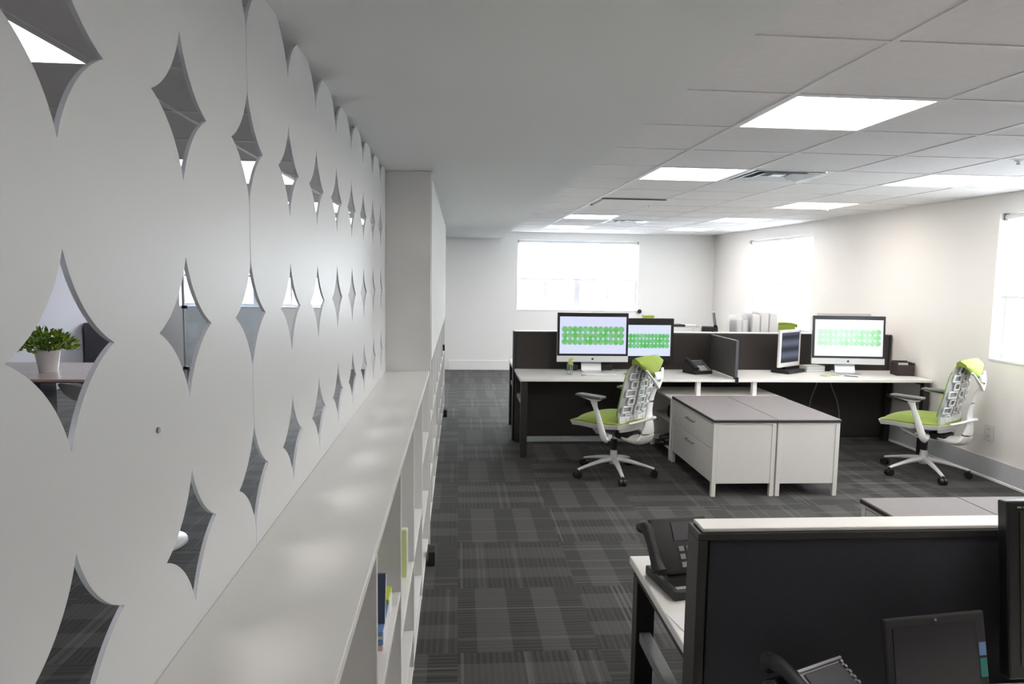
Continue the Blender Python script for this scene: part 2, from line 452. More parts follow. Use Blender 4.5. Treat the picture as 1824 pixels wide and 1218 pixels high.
# ------------------------------------------------------------------ ceiling with recessed fixtures
GX = [.70] + [1.345+.6475*i for i in range(-0, 6)]; GX[-1] = XR
GY = [2.82-.645*8] + [2.82+.645*i for i in range(-7, 15)]
GY = [g for g in GY if g > YB] ; GY = [YB]+GY+[YF]
def gy(i): return 2.82+.645*i
def near(v, lst): return min(range(len(lst)), key=lambda k: abs(lst[k]-v))
lights_r = [(0, -3), (0, 0), (0, 3), (0, 9), (0, 12), (3, -3), (3, 0), (3, 3), (3, 6), (3, 9), (3, 12)]
vents_r = [(1, 3), (1, 10)]
panel_r = (0, 6)
skip = set()
for a, b in lights_r + vents_r: skip.add((near(1.345+.6475*a, GX), near(gy(b), GY)))
cm = mb('ceiling')
tb = mb('tbar')
for i in range(len(GX)-1):
    for j in range(len(GY)-1):
        if (i, j) in skip: continue
        cm.box(GX[i]+.004, GX[i+1]-.004, GY[j]+.004, GY[j+1]-.004, H, H+.018, bv=.003, seg=1)
# left room ceiling
LX = [-5.6, -5.235, -4.59, -3.945, -3.295, -2.645, -2.03, -1.33, -.70, -.467]
LY = [YB, -2.08, -1.43, -.78, -.13, .52, 1.17, 1.47, 2.12, 2.77, 3.503, 4.237, 4.97, 5.62, 6.27, 7.035, 7.80, 8.45, 9.10, 9.525, 9.95, 10.6, 11.25, 11.83, YF]
lights_l = [(-2.03, -1.43), (-2.03, 1.47), (-2.03, 4.97), (-2.03, 7.80), (-2.03, 9.95)]  # first one is unseen, added to light the screen's cut edges
lskip = set()
for a, b in lights_l:
    i, j = near(a, LX), near(b, LY); lskip |= {(i, j), (i, j+1)}
for i in range(len(LX)-1):
    for j in range(len(LY)-1):
        if (i, j) in lskip: continue
        cm.box(LX[i]+.004, LX[i+1]-.004, LY[j]+.004, LY[j+1]-.004, H, H+.018, bv=.003, seg=1)
struct(cm.build('ceiling'))
for x in GX[1:-1]: tb.box(x-.011, x+.011, YB, YF, H-.004, H+.02)
for y in GY[1:-1]: tb.box(GX[0], XR, y-.011, y+.011, H-.0035, H+.0195)
for x in LX[1:-1]: tb.box(x-.011, x+.011, YB, YF, H-.004, H+.02)
for y in LY[1:-1]:
    if not any(abs(y-(b+.65)) < .01 for _, b in lights_l): tb.box(XL, -.467, y-.011, y+.011, H-.0035, H+.0195)
    else:
        xs = [XL] + sorted(sum([[a+.011, a+.69] for a, b in lights_l if abs(y-(b+.65)) < .01], [])) + [-.467]
        for k in range(0, len(xs), 2): tb.box(xs[k], xs[k+1], y-.011, y+.011, H-.0035, H+.0195)
struct(tb.build('trim_1'))
# the dropped plaster soffit beside the pierced screen
m = mb('soffit'); m.box(-.467, .735, YB, 8.97, SOF, H+.05); m.box(-.467, .735, 8.97, YF, SOF+.012, H+.05)
struct(m.build('trim_2'))

def troffer(cx, cy, w, l, label, group, lens='lens'):
    t = thing('ceiling_light', label, 'ceiling light', (cx, cy, H), 0, group)
    w2, l2 = w/2-.011, l/2-.011
    f = mb('lensside')
    d = .040
    f.box(-w2, -w2+.014, -l2, l2, -.004, d); f.box(w2-.014, w2, -l2, l2, -.004, d)
    f.box(-w2+.014, w2-.014, -l2, -l2+.014, -.004, d); f.box(-w2+.014, w2-.014, l2-.014, l2, -.004, d)
    f.build('frame', None, t)
    mb().box(-w2+.014, w2-.014, -l2+.014, l2-.014, d-.02, d-.012).build('diffuser', lens, t)
    return t
nameR = {(0, -3): 'square recessed ceiling light behind the camera, left row', (0, 0): 'large square recessed ceiling light nearest the camera, highest in the photo',
 (0, 3): 'square recessed ceiling light left of the square air vent, second in the left row', (0, 9): 'square recessed ceiling light above the far window, beside the small far vent',
 (0, 12): 'thin far ceiling light closest to the far window wall, end of left row', (3, -3): 'square ceiling light over the right side behind the camera',
 (3, 0): 'square ceiling light of the right row just beyond the right edge of the photo', (3, 3): 'square ceiling light near the right wall, above the right window',
 (3, 6): 'third square ceiling light from the front in the right row', (3, 9): 'fourth ceiling light in the right row, between the right wall window and the far vent',
 (3, 12): 'last and thinnest ceiling light of the right row, near the far corner', (0, -6): 'ceiling light far behind the camera, left row', (3, -6): 'ceiling light far behind the camera, right row'}
for a, b in lights_r:
    troffer((GX[a+1]+GX[a+2])/2, gy(b)+.3225, GX[a+2]-GX[a+1], .645, nameR[(a, b)], 'square troffers in the office ceiling')
nameL = ['long ceiling light of the side room behind the camera', 'long ceiling light seen through the uppermost left star opening', 'long ceiling light seen through the second and third columns of star openings',
 'long ceiling light seen through the narrow far star openings', 'furthest long ceiling light behind the pierced screen',
 'long ceiling light deep in the side room, nearest the camera', 'long ceiling light over the wooden table in the side room', 'far long ceiling light at the back left of the side room']
for (a, b), nm in zip(lights_l, nameL):
    troffer(a+.35, b+.65, .70, 1.3, nm, 'long troffers in the side room', 'lens_side')

def vent(cx, cy, label):
    t = thing('air_vent', label, 'air vent', (cx, cy, H), 0, 'square ceiling air vents')
    mb().box(-.31, .31, -.31, .31, .022, .027).build('backing', 'ventdark', t)
    for k, (r0, r1) in enumerate(((.31, .265), (.25, .185), (.165, .10))):
        z0, z1 = -.004, .014
        b = MB()
        for sx, sy in ((1, 0), (-1, 0), (0, 1), (0, -1)):
            def f(u, v, dz=0, sx=sx, sy=sy):
                r = r0+(r1-r0)*u; w = r*(2*v-1); z = z0+(z1-z0)*(u if k else u*.3)+dz
                return (sx*r, w, z) if sx else (w, sy*r, z)
            b.shell(lambda u, v: f(u, v), lambda u, v: f(u, v, .004), 2, 1)
        b.build('louvre', 'vent', t)
    mb().box(-.05, .05, -.05, .05, .005, .012, bv=.002).build('centre_plate', 'vent', t)
vent((GX[2]+GX[3])/2, gy(3)+.3225, 'large square louvred air vent right of the second ceiling light')
vent((GX[2]+GX[3])/2, gy(10)+.3225, 'small distant square air vent near the far window')
t = thing('access_panel', 'unlit flat square panel with dark edge lines in the ceiling, between left row lights', 'ceiling panel', ((GX[1]+GX[2])/2, gy(6)+.3225, H-.006))
mb('ceiling').box(-.29, .29, -.29, .29, -.012, .0, bv=.002).build('panel', None, t)
for q in (.302, -.302): mb('dgrey').box(-.312, .312, q-.006, q+.006, -.010, .0).build('edge_strip', None, t)
for k, (x, y, lb) in enumerate(((3.41, 4.14, 'small round sprinkler head at the right of the near ceiling'), (3.87, 7.23, 'small sprinkler head left of the right wall in the mid ceiling'), (4.45, 12.2, 'small dark detector in the far ceiling corner'))):
    t = thing('sprinkler_head', lb, 'sprinkler', (x, y, H-.004))
    mb().lathe([(.022, 0), (.022, -.004), (.010, -.006), (.008, -.018)], 16).build('plate', 'tbar', t, smooth=True)
    mb().lathe([(.006, -.018), (.012, -.020), (.012, -.022)], 12).build('deflector', 'grey', t)

# ------------------------------------------------------------------ partition and pierced screen
struct(mb('wall').box(-.467, -.437, YB, 4.3, 0, 1.0825).build('wall_middle')); struct(mb('wall').box(-.467, -.437, 4.385, 8.9, 0, 2.304).build('wall_middle'))

PY, PZ, RC = .3545, .349, .187
Y0, Z0 = .818, 1.257
def pierced(y_lo, y_hi, name_label, cols, half_last=False):
    """star-pierced sheet: each cell is four fans from the circle centres; thickness in X"""
    x0, x1 = -.4435, -.437
    b = mb('screenwhite'); b.mat('cutedge')
    V = {}
    def vt(x, y, z):
        k = (round(x, 4), round(y, 4), round(z, 4))
        if k not in V: V[k] = b.bm.verts.new((x, y, z))
        return V[k]
    def face(vs):
        vs2 = []
        for v in vs:
            if v not in vs2: vs2.append(v)
        if len(vs2) > 2:
            try: b.bm.faces.new(vs2)
            except ValueError: pass
    ny, nz = PY/2, PZ/2
    tz = nz-math.sqrt(RC*RC-ny*ny); ty = ny-math.sqrt(RC*RC-nz*nz)
    a0 = math.atan2(tz-nz, -ny); a1 = math.atan2(-nz, ty-ny)
    N = 14
    arc = [(ny+RC*math.cos(a0+(a1-a0)*k/N), nz+RC*math.sin(a0+(a1-a0)*k/N)) for k in range(N+1)]
    arc[0] = (0, tz); arc[-1] = (ty, 0)
    for c in cols:
        for r in range(4):
            for sy in (1, -1):
                if half_last and c == cols[-1] and sy == 1: continue
                for sz in (1, -1):
                    if r == 3 and sz == 1: continue
                    oy, oz = Y0+c*PY, Z0+r*PZ
                    pts = [(0, nz)] + arc + [(ny, 0)]
                    P = [(oy+sy*p[0], oz+sz*p[1]) for p in pts]
                    cc = (oy+sy*ny, oz+sz*nz)
                    for k in range(len(P)-1):
                        for xx in (x0, x1): face([vt(xx, *cc), vt(xx, *P[k]), vt(xx, *P[k+1])])
                    for k in range(1, len(P)-2):
                        face([vt(x0, *P[k]), vt(x1, *P[k]), vt(x1, *P[k+1]), vt(x0, *P[k+1])])
                    # top cut edge
                    if r == 3:
                        face([vt(x0, *P[-1]), vt(x1, *P[-1]), vt(x1, *P[-2]), vt(x0, *P[-2])])
                    if r == 0 and sz == -1:
                        face([vt(x0, *cc), vt(x1, *cc), vt(x1, *P[0]), vt(x0, *P[0])])
    bmesh.ops.holes_fill(b.bm, edges=[e for e in b.bm.edges if e.is_boundary and False], sides=4)
    for e in b.bm.edges: pass
    o = b.build('pierced_screen', None, None)
    # shrink slightly at the seam so the sheets read as two boards
    return tag(o, *name_label)
class _s: pass
o1 = pierced(0, 0, ('near white board of star shaped openings, left of the vertical seam', 'decorative screen', 'white pierced screen boards'), list(range(-7, 2)))
# seam runs through the star column at Y0+2*PY : near board gets its left half, far board its right half
o2 = pierced(0, 0, ('far white board of star shaped openings, from the vertical seam to the tall bookcase', 'decorative screen', 'white pierced screen boards'), list(range(2, 11)), True)
# split column 2 along the seam: move the near half to the near board
def split_seam():
    me = o2.data; bm = bmesh.new(); bm.from_mesh(me)
    ys = Y0+2*PY
    near_f = [f for f in bm.faces if f.calc_center_median().y < ys-1e-5]
    nb = bmesh.new(); mp = {}
    for f in near_f:
        vs = []
        for v in f.verts:
            if v.index not in mp: mp[v.index] = nb.verts.new(v.co)
            vs.append(mp[v.index])
        nb.faces.new(vs)
    bmesh.ops.delete(bm, geom=near_f, context='FACES')
    for v in bm.verts:
        if abs(v.co.y-ys) < 1e-4: v.co.y += .0016
    for e_bm, sgn in ((bm, 1), (nb, -1)):
        be = [e for e in e_bm.edges if e.is_boundary and all(abs(v.co.y-ys) < .003 for v in e.verts)]
        if be: bmesh.ops.bridge_loops
    bm.to_mesh(me); bm.free()
    for v in nb.verts:
        if abs(v.co.y-ys) < 1e-4: v.co.y -= .0016
    nb2 = bmesh.new(); nb2.from_mesh(o1.data); tmp = bpy.data.meshes.new('t'); nb.to_mesh(tmp); nb2.from_mesh(tmp); bpy.data.meshes.remove(tmp)
    bmesh.ops.remove_doubles(nb2, verts=nb2.verts, dist=1e-4)
    # close open rims (seam and ends) by linking front and back rims
    nb2.to_mesh(o1.data); nb2.free(); nb.free()
    for o in (o1, o2):
        b = bmesh.new(); b.from_mesh(o.data); bmesh.ops.remove_doubles(b, verts=b.verts, dist=1e-4)
        b.edges.ensure_lookup_table()
        for e in list(b.edges):
            if e.is_boundary and e.verts[0].co.x > -.45 and e.verts[1].co.x > -.45:
                vv = []
                for v in e.verts:
                    q = [w for w in b.verts if abs(w.co.x+.4435) < 1e-3 and abs(w.co.y-v.co.y) < 1e-4 and abs(w.co.z-v.co.z) < 1e-4]
                    vv.append(q[0] if q else None)
                if all(vv):
                    try: b.faces.new((e.verts[0], e.verts[1], vv[1], vv[0]))
                    except ValueError: pass
        bmesh.ops.recalc_face_normals(b, faces=b.faces)
        for f in b.faces: f.material_index = 0 if abs(f.normal.x) > .5 else 1
        b.to_mesh(o.data); b.free()
split_seam()
# grey screw cap on the near board
t = tag(mb().cyl((-.437, 1.045, 1.4655), (-.434, 1.045, 1.4655), .0045, n=14).build('screw_cap', 'dots'), 'tiny grey round cap on the white pierced board, between the two left star columns', 'screw')

# ------------------------------------------------------------------ bookcases
XB, XF = -.437, -.175
def bookcase_low():
    t = thing('low_bookcase', 'long low white open bookcase with a broad ledge top under the pierced screen', 'bookcase', ((XB+XF)/2, 1.5, 0))
    ox, oy = (XB+XF)/2, 1.5
    def part(name, *bx, mat='shelf', bv=.002):
        x0, x1, y0, y1, z0, z1 = bx
        return mb().box(x0-ox, x1-ox, y0-oy, y1-oy, z0, z1, bv=bv).build(name, mat, t)
    part('top', XB, XF, -1.8, 4.30, 1.078, 1.10, mat='ledge')
    part('back', XB, XB+.008, -1.8, 4.30, .03, 1.078)
    ys = [-1.79, -1.13, -.47, .20, .86, 1.52, 2.18, 2.845, 3.50, 4.28]
    for y in ys: part('divider', XB+.008, XF, y-.009, y+.009, .03, 1.078)
    sh = {0: (.55,), 1: (.4, .75), 2: (.6,), 3: (.35, .7), 4: (.30, .62), 5: (.33, .68), 6: (.20, .50), 7: (.15, .50), 8: (.35, .72)}
    for k in range(len(ys)-1):
        for z in (.04,)+sh[k]: part('shelf', XB+.008, XF-.002, ys[k]+.009, ys[k+1]-.009, z-.009, z+.009)
    part('plinth', XB+.01, XF-.01, -1.79, 4.28, 0, .031)
    return ys, sh
bookcase_low()
def bookcase_tall():
    oy = 6.6; ox = (XB+XF)/2
    t = thing('tall_bookcase', 'tall white open bookcase reaching the soffit, standing past the end of the ledge', 'bookcase', (ox, oy, 0))
    def part(name, x0, x1, y0, y1, z0, z1, mat='shelf'):
        return mb().box(x0-ox, x1-ox, y0-oy, y1-oy, z0, z1, bv=.0015).build(name, mat, t)
    part('side_panel', XB, XF+.008, 4.302, 4.334, 0, 2.303)
    part('side_panel', XB, XF+.008, 8.87, 8.90, 0, 2.303)
    part('back', XB, XB+.008, 4.334, 8.87, 0, 2.303)
    part('top', XB+.008, XF, 4.334, 8.87, 2.27, 2.303)
    ys = [4.334, 4.98, 5.63, 6.28, 6.93, 7.58, 8.22, 8.87]
    for y in ys[1:-1]: part('divider', XB+.008, XF, y-.01, y+.01, .04, 2.27)
    for k in range(len(ys)-1):
        part('door', XF-.002, XF+.012, ys[k]-.005+.008, ys[k+1]+.005-.008, 1.16, 2.268, 'doorm')
        for z in (.045, (.33, .36)[k % 2], .72, 1.135):
            part('shelf', XB+.008, XF-.002, ys[k]+.01, ys[k+1]-.01, z-.01, z+.01)
    part('plinth', XB+.01, XF-.01, 4.334, 8.87, 0, .035)
bookcase_tall()

def book(y, z, w, h, d, mat, label, lean=0, x=XF-.02, flat=False, g='books on the white bookshelves'):
    """w thickness along Y, h height, d depth (X)"""
    t = thing('book', label, 'book', (x, y, z), 0, g)
    b = MB()
    if flat:
        mb().box(-d, 0, -h/2, h/2, 0, w, bv=.001).build('cover', mat, t); mb().box(-d+.004, .0015, -h/2+.004, h/2-.004, .003, w-.003).build('pages', 'paper', t)
    else:
        r = RX(lean)
        mb().box(-d, 0, 0, w, 0, h, bv=.001).build('cover', mat, t); mb().box(-d+.004, .0015, .003, w-.003, .004, h-.003).build('pages', 'paper', t)
        t.rotation_euler = (lean, 0, 0)
    return t
pz = .6895
for k, (mt_, lb_) in enumerate((('pink', 'pale pink magazine at the bottom of the magazine pile on the nearest shelf'), ('blue', 'lower blue edged magazine in the pile on the nearest shelf'),
                              ('outlet', 'cream magazine between the two blue edged ones in the shelf pile'), ('blue', 'upper blue edged magazine in the pile on the nearest shelf'))):
    book(1.94+.004*(k % 3), pz, .013, .25, .17+.005*(k % 2), mt_, lb_, flat=True); pz += .0135
book(2.02, pz, .012, .09, .15, 'limecov', 'bright lime green booklet on top of the magazine pile', flat=True)
book(1.86, pz+.001, .016, .13, .15, 'navy', 'dark navy book standing tilted on the magazine pile on the nearest shelf', lean=-.25)
book(2.68, .5095, .02, .19, .13, 'palelime', 'pale lime booklet standing on the second visible shelf')
book(2.72, .5095, .02, .18, .13, 'paper', 'white booklet standing beside the pale lime booklet')
book(5.93, .056, .06, .25, .17, 'teal', 'teal book standing low in the tall bookcase')
book(6.00, .3705, .03, .22, .17, 'purple', 'dusky purple book standing above the teal book')
book(6.06, .3705, .025, .18, .16, 'blackwhite', 'dark slim book beside the dusky purple book')
book(5.30, .056, .03, .22, .16, 'pink', 'pink book on the bottom shelf of the tall bookcase, nearer than the teal book')
book(5.38, .056, .03, .20, .16, 'lime', 'light green book beside the pink book in the tall bookcase')
for y, lb, z in ((4.02, 'small black foot box on the carpet at the end of the low bookcase', 0), (8.30, 'small black foot box on the carpet at the far end of the tall bookcase', 0)):
    tag(mb().box(-.165, -.125, y-.05, y+.05, z, z+.085, bv=.004).build('floor_socket', 'rubber'), lb, 'floor box')
tag(mb('rubber').box(XF-.002, XF+.02, 8.17, 8.21, .80, .87, bv=.004).build('door_bumper'), 'small black bumper on the far edge of the tall bookcase', 'bumper')

# ------------------------------------------------------------------ workstations
DZ = .745
def desk_left(y_front, y_back, label, x0=.572, x1=2.615, leg_side='left', front=True):
    """white bench desk; y_front = user edge (may be > y_back for the mirrored side)"""
    ya, yb = min(y_front, y_back), max(y_front, y_back)
    t = thing('desk', label, 'desk', ((x0+x1)/2, (ya+yb)/2, 0), 0, 'white bench desks')
    ox, oy = (x0+x1)/2, (ya+yb)/2
    def part(name, a, b, c, d, e, f, mat, bv=.002, par=t):
        return mb().box(a-ox, b-ox, c-oy, d-oy, e, f, bv=bv).build(name, mat, par)
    part('desktop', x0, x1, ya, yb, DZ-.026, DZ, 'desk', .003)
    ex = x0+.03 if leg_side == 'left' else x1-.03
    fy = ya if y_front < y_back else yb
    sgn = 1 if y_front < y_back else -1
    w = .062
    legx0, legx1 = (x0+.01, x0+.01+w) if leg_side == 'left' else (x1-.01-w, x1-.01)
    a = sorted((fy+sgn*.02, fy+sgn*.075)); part('leg', legx0, legx1, a[0], a[1], 0, DZ-.026, 'frame')
    by = yb if y_front < y_back else ya
    a = sorted((by-sgn*.075, by-sgn*.02)); part('leg', legx0, legx1, a[0], a[1], 0, DZ-.026, 'frame')
    lo = sorted((fy+sgn*.075, by-sgn*.075))
    part('stretcher', legx0+.012, legx1-.012, lo[0], lo[1], .475, .51, 'grey')
    part('top_rail', legx0, legx1, lo[0], lo[1], DZ-.056, DZ-.026, 'frame')
    part('apron', x0+.08, x1-.05, by-sgn*.09 if sgn > 0 else by+.05, by-sgn*.05 if sgn > 0 else by+.09, DZ-.08, DZ-.027, 'frame')
    return t
YP = 7.06      # user-side face of the far pod's spine panel
desk_left(6.37, YP-.004, 'white desk with the big black framed computer, left seat of the far row')
desk_left(6.37, YP-.004, 'white desk against the right wall, right seat of the far row', 2.619, 4.56, 'right')
desk_left(7.90, 7.184, 'white desk hidden behind the dark panel, back left seat', .572, 2.615)
desk_left(7.90, 7.184, 'white desk hidden behind the dark panel, back right seat', 2.619, 4.56, 'right')
FY = 1.505     # near face of the foreground panel
desk_left(2.29, FY+.078, 'white desk corner showing left of the large foreground panel, beyond it', .592, 2.615)
desk_left(.72, FY-.004, 'white desk in the foreground holding the black telephone, cut by the photo bottom', .56, 2.30)

def spine(y0, y1, x0, x1, ztop, fab, label, posts=True, base=0.02, cap='desk'):
    """dark fabric privacy screen: fabric faces, charcoal frame, pale cap"""
    ox, oy = (x0+x1)/2, (y0+y1)/2
    t = thing('privacy_panel', label, 'partition panel', (ox, oy, 0), 0, 'dark desk partition panels')
    def part(name, a, b, c, d, e, f, mat, bv=.002):
        return mb().box(a-ox, b-ox, c-oy, d-oy, e, f, bv=bv).build(name, mat, t)
    part('fabric_face', x0+.028, x1-.028, y0+.003, y0+.012, base+.03, ztop-.025, fab, .001)
    part('fabric_face', x0+.028, x1-.028, y1-.012, y1-.003, base+.03, ztop-.025, fab, .001)
    part('core', x0+.02, x1-.02, y0+.012, y1-.012, base, ztop-.024, 'frame', 0)
    part('top_rail', x0, x1, y0, y1, ztop-.026, ztop-.009, 'frame')
    part('end_post', x0, x0+.022, y0, y1, 0, ztop-.026, 'frame')
    part('end_post', x1-.022, x1, y0, y1, 0, ztop-.026, 'frame')
    part('cap', x0+.012, x1-.002, y0+.008, y1, ztop-.009, ztop, cap)
    return t
spine(YP, YP+.12, .560, 2.655, 1.130, 'fabric', 'dark brown fabric panel behind the left seat with two lit screens', )
spine(YP, YP+.12, 2.659, 4.565, 1.130, 'fabric', 'dark brown fabric panel behind the right seat, reaching the right wall')
spine(FY, FY+.075, .547, 2.655, 1.130, 'fabric2', 'large near-black panel with pale cap filling the lower right foreground')
# blue-grey strip along the floor
tag(mb().box(.66, 2.0, YP-.07, YP-.02, .004, .055, bv=.004).build('floor_raceway', 'base'), 'blue-grey cable raceway lying on the carpet under the left far desk', 'cable raceway')
# perpendicular divider between left and right seats
def wing(x, y0, y1, label):
    t = thing('divider_panel', label, 'partition panel', (x, (y0+y1)/2, 0), 0)
    d = (y1-y0)/2
    mb().box(-.011, .011, -d+.012, d, DZ+.012, 1.100, bv=.001).build('fabric_face', 'fabric', t)
    f = mb('dgrey'); f.box(-.013, .013, -d, -d+.012, DZ+.013, 1.112, bv=.002); f.box(-.013, .013, -d+.012, d, 1.100, 1.112, bv=.002)
    f.build('trim_edge', None, t)
    mb('black').box(-.016, .016, -d-.022, -d-.016, DZ-.035, DZ+.02, bv=.001).box(-.016, .016, -d-.016, -d+.03, DZ+.0005, DZ+.02, bv=.001).build('clamp', None, t)
wing(2.617, 6.384, YP-.003, 'short dark divider panel standing crosswise between the two far seats')

# file cabinets (lateral files), fronts on local -X
def cabinet(label, group='white lateral file cabinets'):
    w, l, h = .50, 1.05, .585
    t = thing('file_cabinet', label, 'file cabinet', (0, 0, 0), 0, group)
    x0, x1, y0, y1 = -w/2, w/2, -l/2, l/2
    B_ = lambda n, a, b, c, d, e, f, m_, bv=.002, par=t: mb().box(a, b, c, d, e, f, bv=bv).build(n, m_, par)
    B_('body', x0+.018, x1-.004, y0+.008, y1-.004, .10, h-.012, 'cab')
    B_('end_panel', x0+.035, x1-.035, y0+.002, y0+.0085, .104, h-.03, 'cab', .0015)
    B_('top_rim', x0, x1, y0, y1, h-.012, h, 'cab')
    for sx in (0, 1):
        for sy in (0, 1):
            a = x0 if sx == 0 else x1-.034; b = y0 if sy == 0 else y1-.034
            B_('leg', a, a+.034, b, b+.034, 0, h-.012, 'cab')
    for z0, z1 in ((.375, .568), (.108, .369)):
        d = B_('drawer', x0+.002, x0+.0185, y0+.037, y1-.037, z0, z1, 'cab', .002)
        hd = mb('silver'); zc = (z0+z1)/2+.03 if z0 > .2 else z1-.05
        hd.box(x0-.022, x0-.014, -.10, .10, zc-.006, zc+.006, bv=.002)
        for s_ in (-1, 1): hd.box(x0-.016, x0+.003, s_*.09-.005, s_*.09+.005, zc-.005, zc+.005)
        hd.build('handle', None, d)
    c = B_('cushion', x0-.004, x1+.004, y0-.006, y1+.006, h+.0035, h+.026, 'cushion', .004)
    B_('cushion_edge', x0-.006, x1+.006, y0-.008, y1+.008, h+.0005, h+.019, 'cushion_edge', .002, c)
    return t
cab0 = cabinet('white two drawer file cabinet with grey cushion top, left one of the middle pair')
CX0, CX1 = 1.967+.25, 2.478+.005+.25
cab0.location = (2.219, 5.19+.525, 0)
dup(cab0, (2.219+.513, 5.19+.525, 0), PI, 'white file cabinet with grey cushion top, right one of the middle pair')
dup(cab0, (2.27, 2.30+.45+.005, 0), 0, 'grey topped file cabinet half hidden behind the foreground panel, left one')
dup(cab0, (2.27+.513, 2.30+.45+.005, 0), PI, 'grey topped file cabinet half hidden behind the foreground panel, right one')

# credenza between cabinets and far desks
def credenza():
    x0, x1, y0, y1, h = 1.90, 3.06, 6.262, 6.93, .585
    ox, oy = (x0+x1)/2, (y0+y1)/2
    t = thing('credenza', 'low open white credenza under the far desks, behind the file cabinets', 'credenza', (ox, oy, 0))
    P = lambda n, a, b, c, d, e, f, m_='cab', bv=.002: mb().box(a-ox, b-ox, c-oy, d-oy, e, f, bv=bv).build(n, m_, t)
    P('top', x0+.06, x1, y0, y1, h-.02, h)
    P('side_panel', x0+.06, x0+.6, y0, y0+.018, .115, h-.02); P('side_panel', x0+.06, x1, y1-.018, y1, .0, h-.02)
    P('back', x0+.60, x0+.618, y0+.018, y1-.018, .115, h-.02)
    P('bottom', x0+.06, x1, y0, y1-.018, .10, .118)
    P('shelf', x0+.09, x0+.60, y0+.018, y1-.018, .33, .345)
    for x in (2.245, 2.79): P('post', x, x+.04, 6.40, 6.45, h, DZ-.027, 'white')
    P('leg', x0+.06, x0+.10, y1-.055, y1-.02, 0, .10); P('leg', x0+.06, x0+.10, y0+.0, y0+.035, 0, .10); P('leg', x1-.04, x1, y0, y0+.035, 0, .10)
credenza()
for k, (y, z, lb) in enumerate(((6.42, .119, 'pair of black shoes on the bottom shelf of the low credenza'), (6.42, .346, 'black bag on the upper shelf of the low credenza'))):
    if k == 0:
        t = thing('shoe', 'black shoe on the bottom shelf of the open credenza', 'shoe', (2.07, y, z), .2, 'black shoes in the credenza')
        b = mb('softblack'); b.curve([(-.12, 0, .03), (-.05, 0, .035), (.05, 0, .045), (.13, 0, .06)], [(.025, .02), (.042, .034), (.038, .042), (.032, .055)], 14); b.build('upper', None, t, smooth=True)
        mb().box(-.14, .15, -.04, .04, 0, .012, bv=.005).build('sole', 'rubber', t)
        dup(t, (2.07, y+.13, z), .05, 'black shoe on the bottom shelf of the open credenza', 'black shoes in the credenza')
    else:
        t = thing('bag', lb, 'bag', (2.12, y+.05, z))
        mb().box(-.10, .12, -.11, .11, 0, .13, bv=.03, seg=3).build('body', 'softblack', t, smooth=True)
        mb().curve([(-.03, -.07, .125), (-.03, -.04, .17), (-.03, .04, .17), (-.03, .07, .125)], (.006, .006), 8).build('handle', 'softblack', t, smooth=True)

# ------------------------------------------------------------------ computers
def apple_mark(parent, x, y, z, r, mat='softblack'):
    b = MB()
    pts = []
    for k in range(32):
        th = 2*PI*k/32
        rr = r*(1+.10*math.cos(2*th)-.10*math.exp(-((th-PI/2)/.35)**2)-.07*math.exp(-((th-1.5*PI)/.3)**2))
        px, pz = rr*math.cos(th), rr*math.sin(th)
        d = math.hypot(px-r*1.25, pz-r*.15)
        if d < r*.5: px -= (r*.5-d)
        pts.append((px, pz))
    b.prism([(x+p[0], z+p[1]) for p in pts], 'y', y-.0012, y)
    leaf = [(x+.05*r, z+1.02*r), (x+.15*r, z+1.35*r), (x+.5*r, z+1.6*r), (x+.42*r, z+1.25*r)]
    b.prism(leaf, 'y', y-.0012, y)
    return b.build('emblem', mat, parent)

def imac(name_lb, loc, rz, tilt, smat, w=.715):
    t = thing('computer', name_lb, 'computer', loc, rz)
    zb, zt, zc = .098, .587, .158    # above the desk
    hw = w/2
    R = Matrix.Rotation(tilt, 4, 'X')
    piv = Vector((0, .02, .25))
    def place(o):
        o.rotation_euler = (tilt, 0, 0); o.location = piv - (R @ piv) + Vector((0, 0, 0)) ; return o
    hs = place(mb('alu').box(-hw, hw, .0, .022, zb, zt, bv=.008, seg=3).build('housing', None, t))
    bz = place(mb('black').box(-hw+.002, hw-.002, -.004, .001, zc, zt-.002, bv=.002).build('bezel', None, t))
    sw, sh = w-.050, (zt-zc)-.062
    zmid = zc+.022+sh/2
    sc = mb().box(-sw/2, sw/2, -.001, .001, -sh/2, sh/2).build('screen', smat(sw, sh), t)
    sc.rotation_euler = (tilt, 0, 0); p0 = Vector((0, -.0055, zmid)); sc.location = piv + R @ (p0-piv)
    ch = place(mb('chin').box(-hw, hw, -.0045, .001, zb, zc, bv=.002).build('chin', None, t))
    apple_mark(ch, 0, -.0045, (zb+zc)/2, .0115)
    ft = mb('alu'); ft.prism([(.05, .0), (-.10, 0), (-.10, .008), (.04, .010), (.085, .16), (.085, .30), (.095, .30), (.10, .15), (.06, 0)], 'x', -.10, .10)
    o = ft.build('stand', None, t)
    # prism axis x uses (y,z) pairs
    return t
PALE = (.62, .66, .92)
imac('large silver computer with black bezel and green pattern on screen, on the left far desk', (1.333, 6.86, DZ), 0, -.03,
     lambda w, h: screen_mat('screen_pattern_left', w, h, 13, 3, .24, .74, (.13, .50, .12), (.72, .76, .97), .73))
imac('large silver computer with washed out green pattern on screen, on the right far desk', (3.93, 6.78, DZ), -.10, -.06,
     lambda w, h: screen_mat('screen_pattern_right', w, h, 13, 3, .28, .74, (.22, .62, .22), (.86, .92, .97), .84, fade=.5), w=.73)
